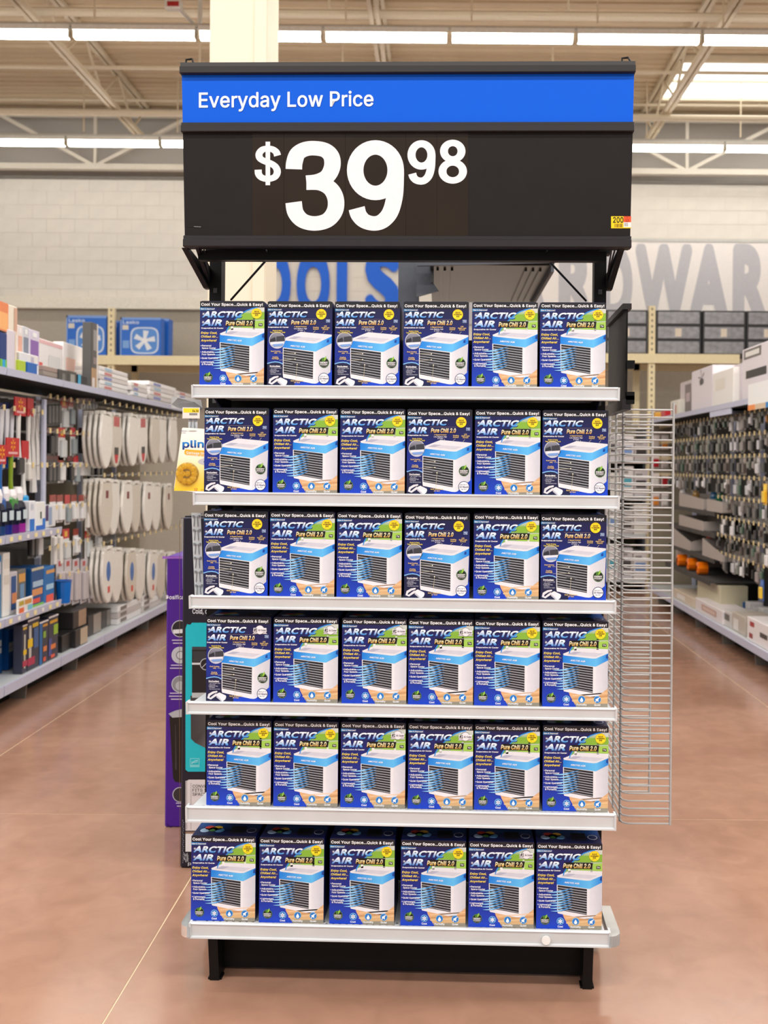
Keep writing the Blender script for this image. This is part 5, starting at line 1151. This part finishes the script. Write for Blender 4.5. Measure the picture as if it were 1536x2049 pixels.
# base deck goods
zd2 = .177
for a, b, y0, X, c, pr, lb in ((1400, 1446, 1165, XR + .14, (196, 188, 160), [(.05, .1, .9, .3, (176, 166, 140))], 'beige ribbed carton on the hardware base deck'), (1396, 1450, 1212, XR + .03, (222, 214, 214), [(.25, .25, .8, .7, (190, 150, 136)), (.3, .35, .75, .6, (214, 190, 180))], 'long white carton with pink panel at the hardware base lip'),
                               (1352, 1392, 1190, XR + .04, (206, 190, 170), [(.2, .3, .6, .8, (226, 222, 216))], 'tan carton at the far end of the hardware base deck'),
                               (1450, 1468, 1225, XR + .05, (200, 196, 192), [(.2, .2, .8, .6, (90, 88, 84))], 'grey speckled carton on the hardware base deck'), (1470, 1496, 1232, XR + .05, (186, 176, 164), [(.1, .3, .5, .9, (220, 216, 212))], 'tan speckled carton on the hardware base deck'),
                               (1500, 1560, 1250, XR + .03, (232, 226, 226), [(.1, .15, .25, .35, (170, 40, 50)), (.45, .4, .7, .6, (60, 56, 56)), (.75, .6, .95, .85, (160, 40, 50)), (.08, .65, .2, .85, (150, 40, 46))], 'white carton with red diamonds at the hardware base lip')):
    g('hardware_carton', lb, 'box', 'R', a, b, y0, 0, X, .25, c, pr, zb=zd2)
for k, (px, c) in enumerate(((1478, (60, 100, 150)), (1490, (214, 210, 210)), (1504, (190, 186, 188)), (1516, (206, 204, 200)))):
    p = on_x(px, 1225, XR + .32); solo('small_box', MB().bbox(-.06, .06, 0, .12, 0, .14 + .02 * (k % 2), .004, c), INK, ['blue grey', 'white', 'pale lilac', 'ivory'][k] + ' small carton behind the base deck cartons of the hardware aisle', 'box', face('R', XR + .34, p.y, zd2))
# top shelf of the hardware aisle
TR = 2.07 - .022
for a, b, y0, X, d, c, pr, lb in ((1364, 1386, 762, XR + .1, .2, (196, 184, 186), [(.45, .1, 1, .9, (110, 100, 98)), (.55, .35, .9, .6, (180, 160, 166))], 'small grey box behind the fan drawing carton'),
                                (1387, 1428, 736, XR + .05, .3, (222, 214, 220), [('disc', .5, .3, .1, .08, (60, 56, 60))], 'white carton with a black ceiling fan drawing'),
                                (1429, 1470, 740, XR + .05, .3, (236, 232, 226), [(.15, .2, .6, .5, (226, 220, 206))], 'plain white carton next to the fan drawing carton'),
                                (1470, 1486, 728, XR + .1, .25, (206, 196, 200), [(.3, .1, .6, .9, (176, 160, 166))], 'slim lilac grey carton beside the tall dark panel carton'),
                                (1488, 1560, 686, XR + .05, .35, (222, 214, 218), [(.05, .03, .55, .2, (110, 104, 98)), (.1, .07, .5, .16, (226, 222, 214)), (.12, .42, .7, .56, (30, 28, 28))], 'tall white carton with dark panels on the hardware top shelf'),
                                (1345, 1362, 800, XR + .04, .2, (226, 222, 210), [(.2, .3, .7, .8, (200, 150, 130))], 'small cream packet by the end of the hardware top shelf')):
    t = g('hardware_carton', lb, 'box', 'R', a, b, y0, 0, X, d, c, pr, zb=TR)
    if 'fan drawing' in lb and 'next' not in lb and 'behind' not in lb:
        P = Print(lambda x, y, d_: (x, -.0025 - d_, y), 4e-4)
        for q in range(5):
            an = 2 * math.pi * q / 5 + .5; P.stroke([(0, .32), (.11 * math.cos(an) * 1.0, .32 + .08 * math.sin(an))], [.004, .016], (120, 112, 116), 2)
        part('fan_print', P.mb, INK, t)
p0 = on_x(1499, 770, XR - .02); p1 = on_x(1560, 812, XR - .02); w = abs(p1.y - p0.y)
t = thing('hanging_sign', 'white aisle card with orange and blue foot on the hardware shelf lip', 'sign', face('R', XR - .03, (p0.y + p1.y) / 2, p0.z - .2))
part('card', MB().box(-w / 2, w / 2, 0, .006, 0, .2, (240, 240, 238)), INK, t); part('colour_band', MB().box(-w / 2, -w / 4, -.001, 0, 0, .04, (236, 140, 60)).box(-w / 4, w * .1, -.001, 0, 0, .04, (214, 190, 160)).box(w * .1, w / 2, -.001, 0, 0, .04, (20, 130, 200)), INK, t)
t = thing('shelf_divider', 'pale steel cross tray under the hardware top shelf', 'tray', face('R', XR + .02, 8.6, 1.98)); part('tray', MB().box(-.35, .3, .0, .3, 0, .02), SLT, t); part('front_edge', MB().box(-.35, .3, -.01, 0, -.005, .045), LIPB, t)
# end of the aisle: red and white packs
for k, (px, y0, y1, c, lb) in enumerate(((1306, 815, 830, (220, 160, 60), 'amber'), (1326, 812, 829, (196, 30, 44), 'red'))):
    p = on_x(px, y0, XR + .03); solo('small_box', MB().bbox(-.11, .11, 0, .2, 0, .1, .005, c), INK, f'{lb} box on the end of the hardware top shelf behind the wire rack', 'box', face('R', XR + .03, p.y, TR))
# ------------------------------------------------------------------ pallet racks along the far wall
CRK = mat('cream_rack_steel', (236, 222, 180), .5, var=.04); HOLE = mat('rack_hole', (150, 140, 112), .7)
def wall_rack(label, x0, x1, ups, zbeam, ztop, grp='pallet racks on the far wall'):
    t = thing('pallet_rack', label, 'rack', T((0, 13.0, 0)), grp)
    for x in ups:
        o = part('upright', MB().box(x - .042, x + .042, 0, .07, 0, ztop), CRK, t)
        hp = MB()
        for k in range(int(ztop / .075)): hp.box(x - .012, x + .012, -.002, 0, .04 + k * .075, .07 + k * .075)
        part('hole_pattern', hp, HOLE, o, kind='stuff'); part('upright', MB().box(x - .042, x + .042, 1.0, 1.07, 0, ztop), CRK, t); part('strut', MB().tube([(x, .05, 1.2), (x, 1.0, 2.2)], .018, 4), CRK, t)
    for z in zbeam:
        part('beam', MB().prism([(-.03, z - .12), (.03, z - .12), (.03, z), (-.03, z)], 'x', x0, x1), CRK, t); part('rear_beam', MB().box(x0, x1, 1.0, 1.06, z - .12, z), CRK, t); part('deck', MB().box(x0, x1, .03, 1.0, z - .03, z - .004), mat('rack_deck', (150, 138, 110), .7), t)
zB = at(300, 712, 13.0).z; zBr = at(1400, 709, 13.0).z
wall_rack('cream pallet rack with box fans on the far wall', -5.6, -2.75, (at(222, 670, 13).x,), (zB,), at(222, 616, 13).z)
wall_rack('cream pallet rack with black drawer bins on the far wall', 2.0, at(1478, 720, 13).x, (at(1303, 800, 13).x,), (zBr,), at(1303, 612, 13).z)
# box fans
def fan_carton(label, pxa, pxb, ytop, Y, fan):
    a, b = at(pxa, ytop, Y), at(pxb, ytop, Y); w = b.x - a.x; h = a.z - zB
    t = thing('box_fan_carton', label, 'box', T((a.x, Y, zB)), 'box fan cartons on the far rack')
    part('box_body', MB().bbox(0, w, 0, .2, 0, h, .006, (22, 104, 206)), INK, t)
    P = Print(lambda x, y, d: (x * w, -.001 - d, (1 - y) * h), 8e-4)
    P.rect(.0, .0, 1, .06, (120, 160, 226), 1); P.rect(0, 0, .03, 1, (130, 166, 226), 1); P.text('Lasko', .06, .46, .08, .17, (200, 218, 246), 2, .03)
    P.rect(.05, .2, .2, .32, (220, 214, 200), 1); P.rect(.06, .6, .22, .8, (120, 166, 226), 1)
    if fan:
        cx, cy = .6, .6; s_ = .32
        rr = lambda q: [(cx + q * s_ * (abs(math.cos(k * math.pi / 12)) ** .5) * math.copysign(1, math.cos(k * math.pi / 12)), cy + q * s_ * (abs(math.sin(k * math.pi / 12)) ** .5) * math.copysign(1, math.sin(k * math.pi / 12))) for k in range(24)]
        P.poly(rr(1.1), (206, 220, 240), 2); P.poly(rr(.98), (80, 140, 216), 3)
        for k in range(5):
            an = 2 * math.pi * k / 5 - .3; P.stroke([(cx + .03 * math.cos(an), cy + .03 * math.sin(an)), (cx + .26 * math.cos(an + .12), cy + .26 * math.sin(an + .12))], [.07, .14], (226, 232, 240), 4)
        P.disc(cx, cy, .07, (236, 238, 242), 5, 16)
    part('front_print', P.mb, INK, t)
fan_carton('blue box fan carton at the far wall partly behind the tall dark box', 133, 213, 631, 13.02, 1)
fan_carton('blue box fan carton at the far wall, front of the right group', 241, 322, 635, 13.02, 1)
fan_carton('blue box fan carton at the far wall, behind the front one', 300, 338, 637, 13.28, 0)
fan_carton('dark blue box fan carton standing against the rack post', 230, 238, 641, 13.3, 0)
# drawer bins, three high
BB = mat('black_bin_plastic', (34, 34, 36), .45); BG = mat('smoky_drawer', (142, 142, 146), .2, var=.2, scale=14)
for c, (pa, pb, nm_) in enumerate(((1212, 1295, 'first'), (1312, 1402, 'second'), (1405, 1491, 'third'), (1493, 1575, 'fourth'))):
    xa, xb_ = at(pa, 700, 13.02).x, at(pb, 700, 13.02).x; hh = (at(1400, 621, 13.02).z - zBr) / 3; w = xb_ - xa
    for r in range(3):
        t = thing('drawer_bin', f'black bin with smoky drawer, {("bottom", "middle", "top")[r]} of the {nm_} stack on the far rack', 'bin', T((xa, 13.02, zBr + r * hh)), 'drawer bins on the far rack')
        part('shell', MB().box(0, w, .02, .5, 0, hh - .003).box(0, .02, 0, .02, 0, hh - .003).box(w - .02, w, 0, .02, 0, hh - .003).box(.02, w - .02, 0, .02, hh - .018, hh - .003).box(.02, w - .02, 0, .02, 0, .012), BB, t)
        part('drawer_front', MB().bbox(.022, w - .022, -.006, .018, .014, hh - .022, .005), BG, t)
        if r == 1: part('paper_label', MB().box(w * .42, w * .56, -.008, -.006, hh * .2, hh * .75), mat('cream_paper', (226, 214, 196), .7), t)
# low shelf of white goods behind the wire rack
t = thing('store_gondola', 'low grey shelf unit of white cartons beyond the wire rack', 'shelving', T((0, 12.2, 0)))
xs0, xs1 = at(1205, 1000, 12.2).x, at(1292, 1000, 12.2).x
for z in (.15, .70, 1.17, 1.6): part('shelf_board', MB().box(xs0, xs1, 0, .5, z - .03, z), ENAM, t)
part('back_panel', MB().box(xs0, xs1, .5, .53, 0, 2.05), PEGB, t)
for s_ in (xs0, xs1 - .03): part('end_frame', MB().box(s_, s_ + .03, .03, .5, 0, 2.0), SLT, t)
CW = [((230, 224, 224), (90, 170, 190)), ((206, 200, 204), (80, 76, 76)), ((222, 216, 216), (120, 150, 200)), ((190, 184, 184), (60, 56, 54)), ((226, 222, 214), (200, 196, 196))]
SHN4 = ['base', 'lower', 'middle', 'upper']
for r, (z, h) in enumerate(((.15, .42), (.70, .36), (1.17, .36), (1.6, .34))):
    for k in range(3):
        x = xs0 + .04 + k * .175; c, c2 = CW[(r * 2 + k) % 5]
        tt = thing('white_carton', f'pale carton, {ORD[k]} from the display on the {SHN4[r]} shelf beyond the wire rack', 'box', T((x, 12.22, z + .001)), 'pale cartons beyond the wire rack')
        hh = h - .04 * ((k + r) % 3); part('box_body', MB().bbox(0, .165, 0, .3, 0, hh, .004, c), INK, tt); part('front_print', MB().box(.02, .145, -.001, 0, hh * .3, hh * .6, c2).box(.02, .1, -.001, 0, hh * .75, hh * .85, (150, 146, 146)), INK, tt)
# packs hung on the aisle end seen through the rungs
for r in range(4):
    for k in range(2):
        p = at(1312 + k * 18, 870 + r * 38, 11.48); c = [(200, 190, 184), (180, 40, 50), (226, 222, 216), (226, 140, 60)][(r + k * 3) % 4]
        solo('carded_pack', small_pack(.09, .17, (210, 200, 196), c), None, f'{("grey", "red", "white", "orange")[(r + k * 3) % 4]} pack on the {ORD[r]} row of the aisle end, {("inner", "outer")[k]} column', 'pack', T(p), 'packs on the hardware aisle end')
t = thing('end_panel', 'grey end panel of the hardware aisle behind the hanging packs', 'panel', T((XR + .02, 11.53, 0))); part('panel_board', MB().box(0, .53, 0, .03, .1, 2.0), PEGB, t)
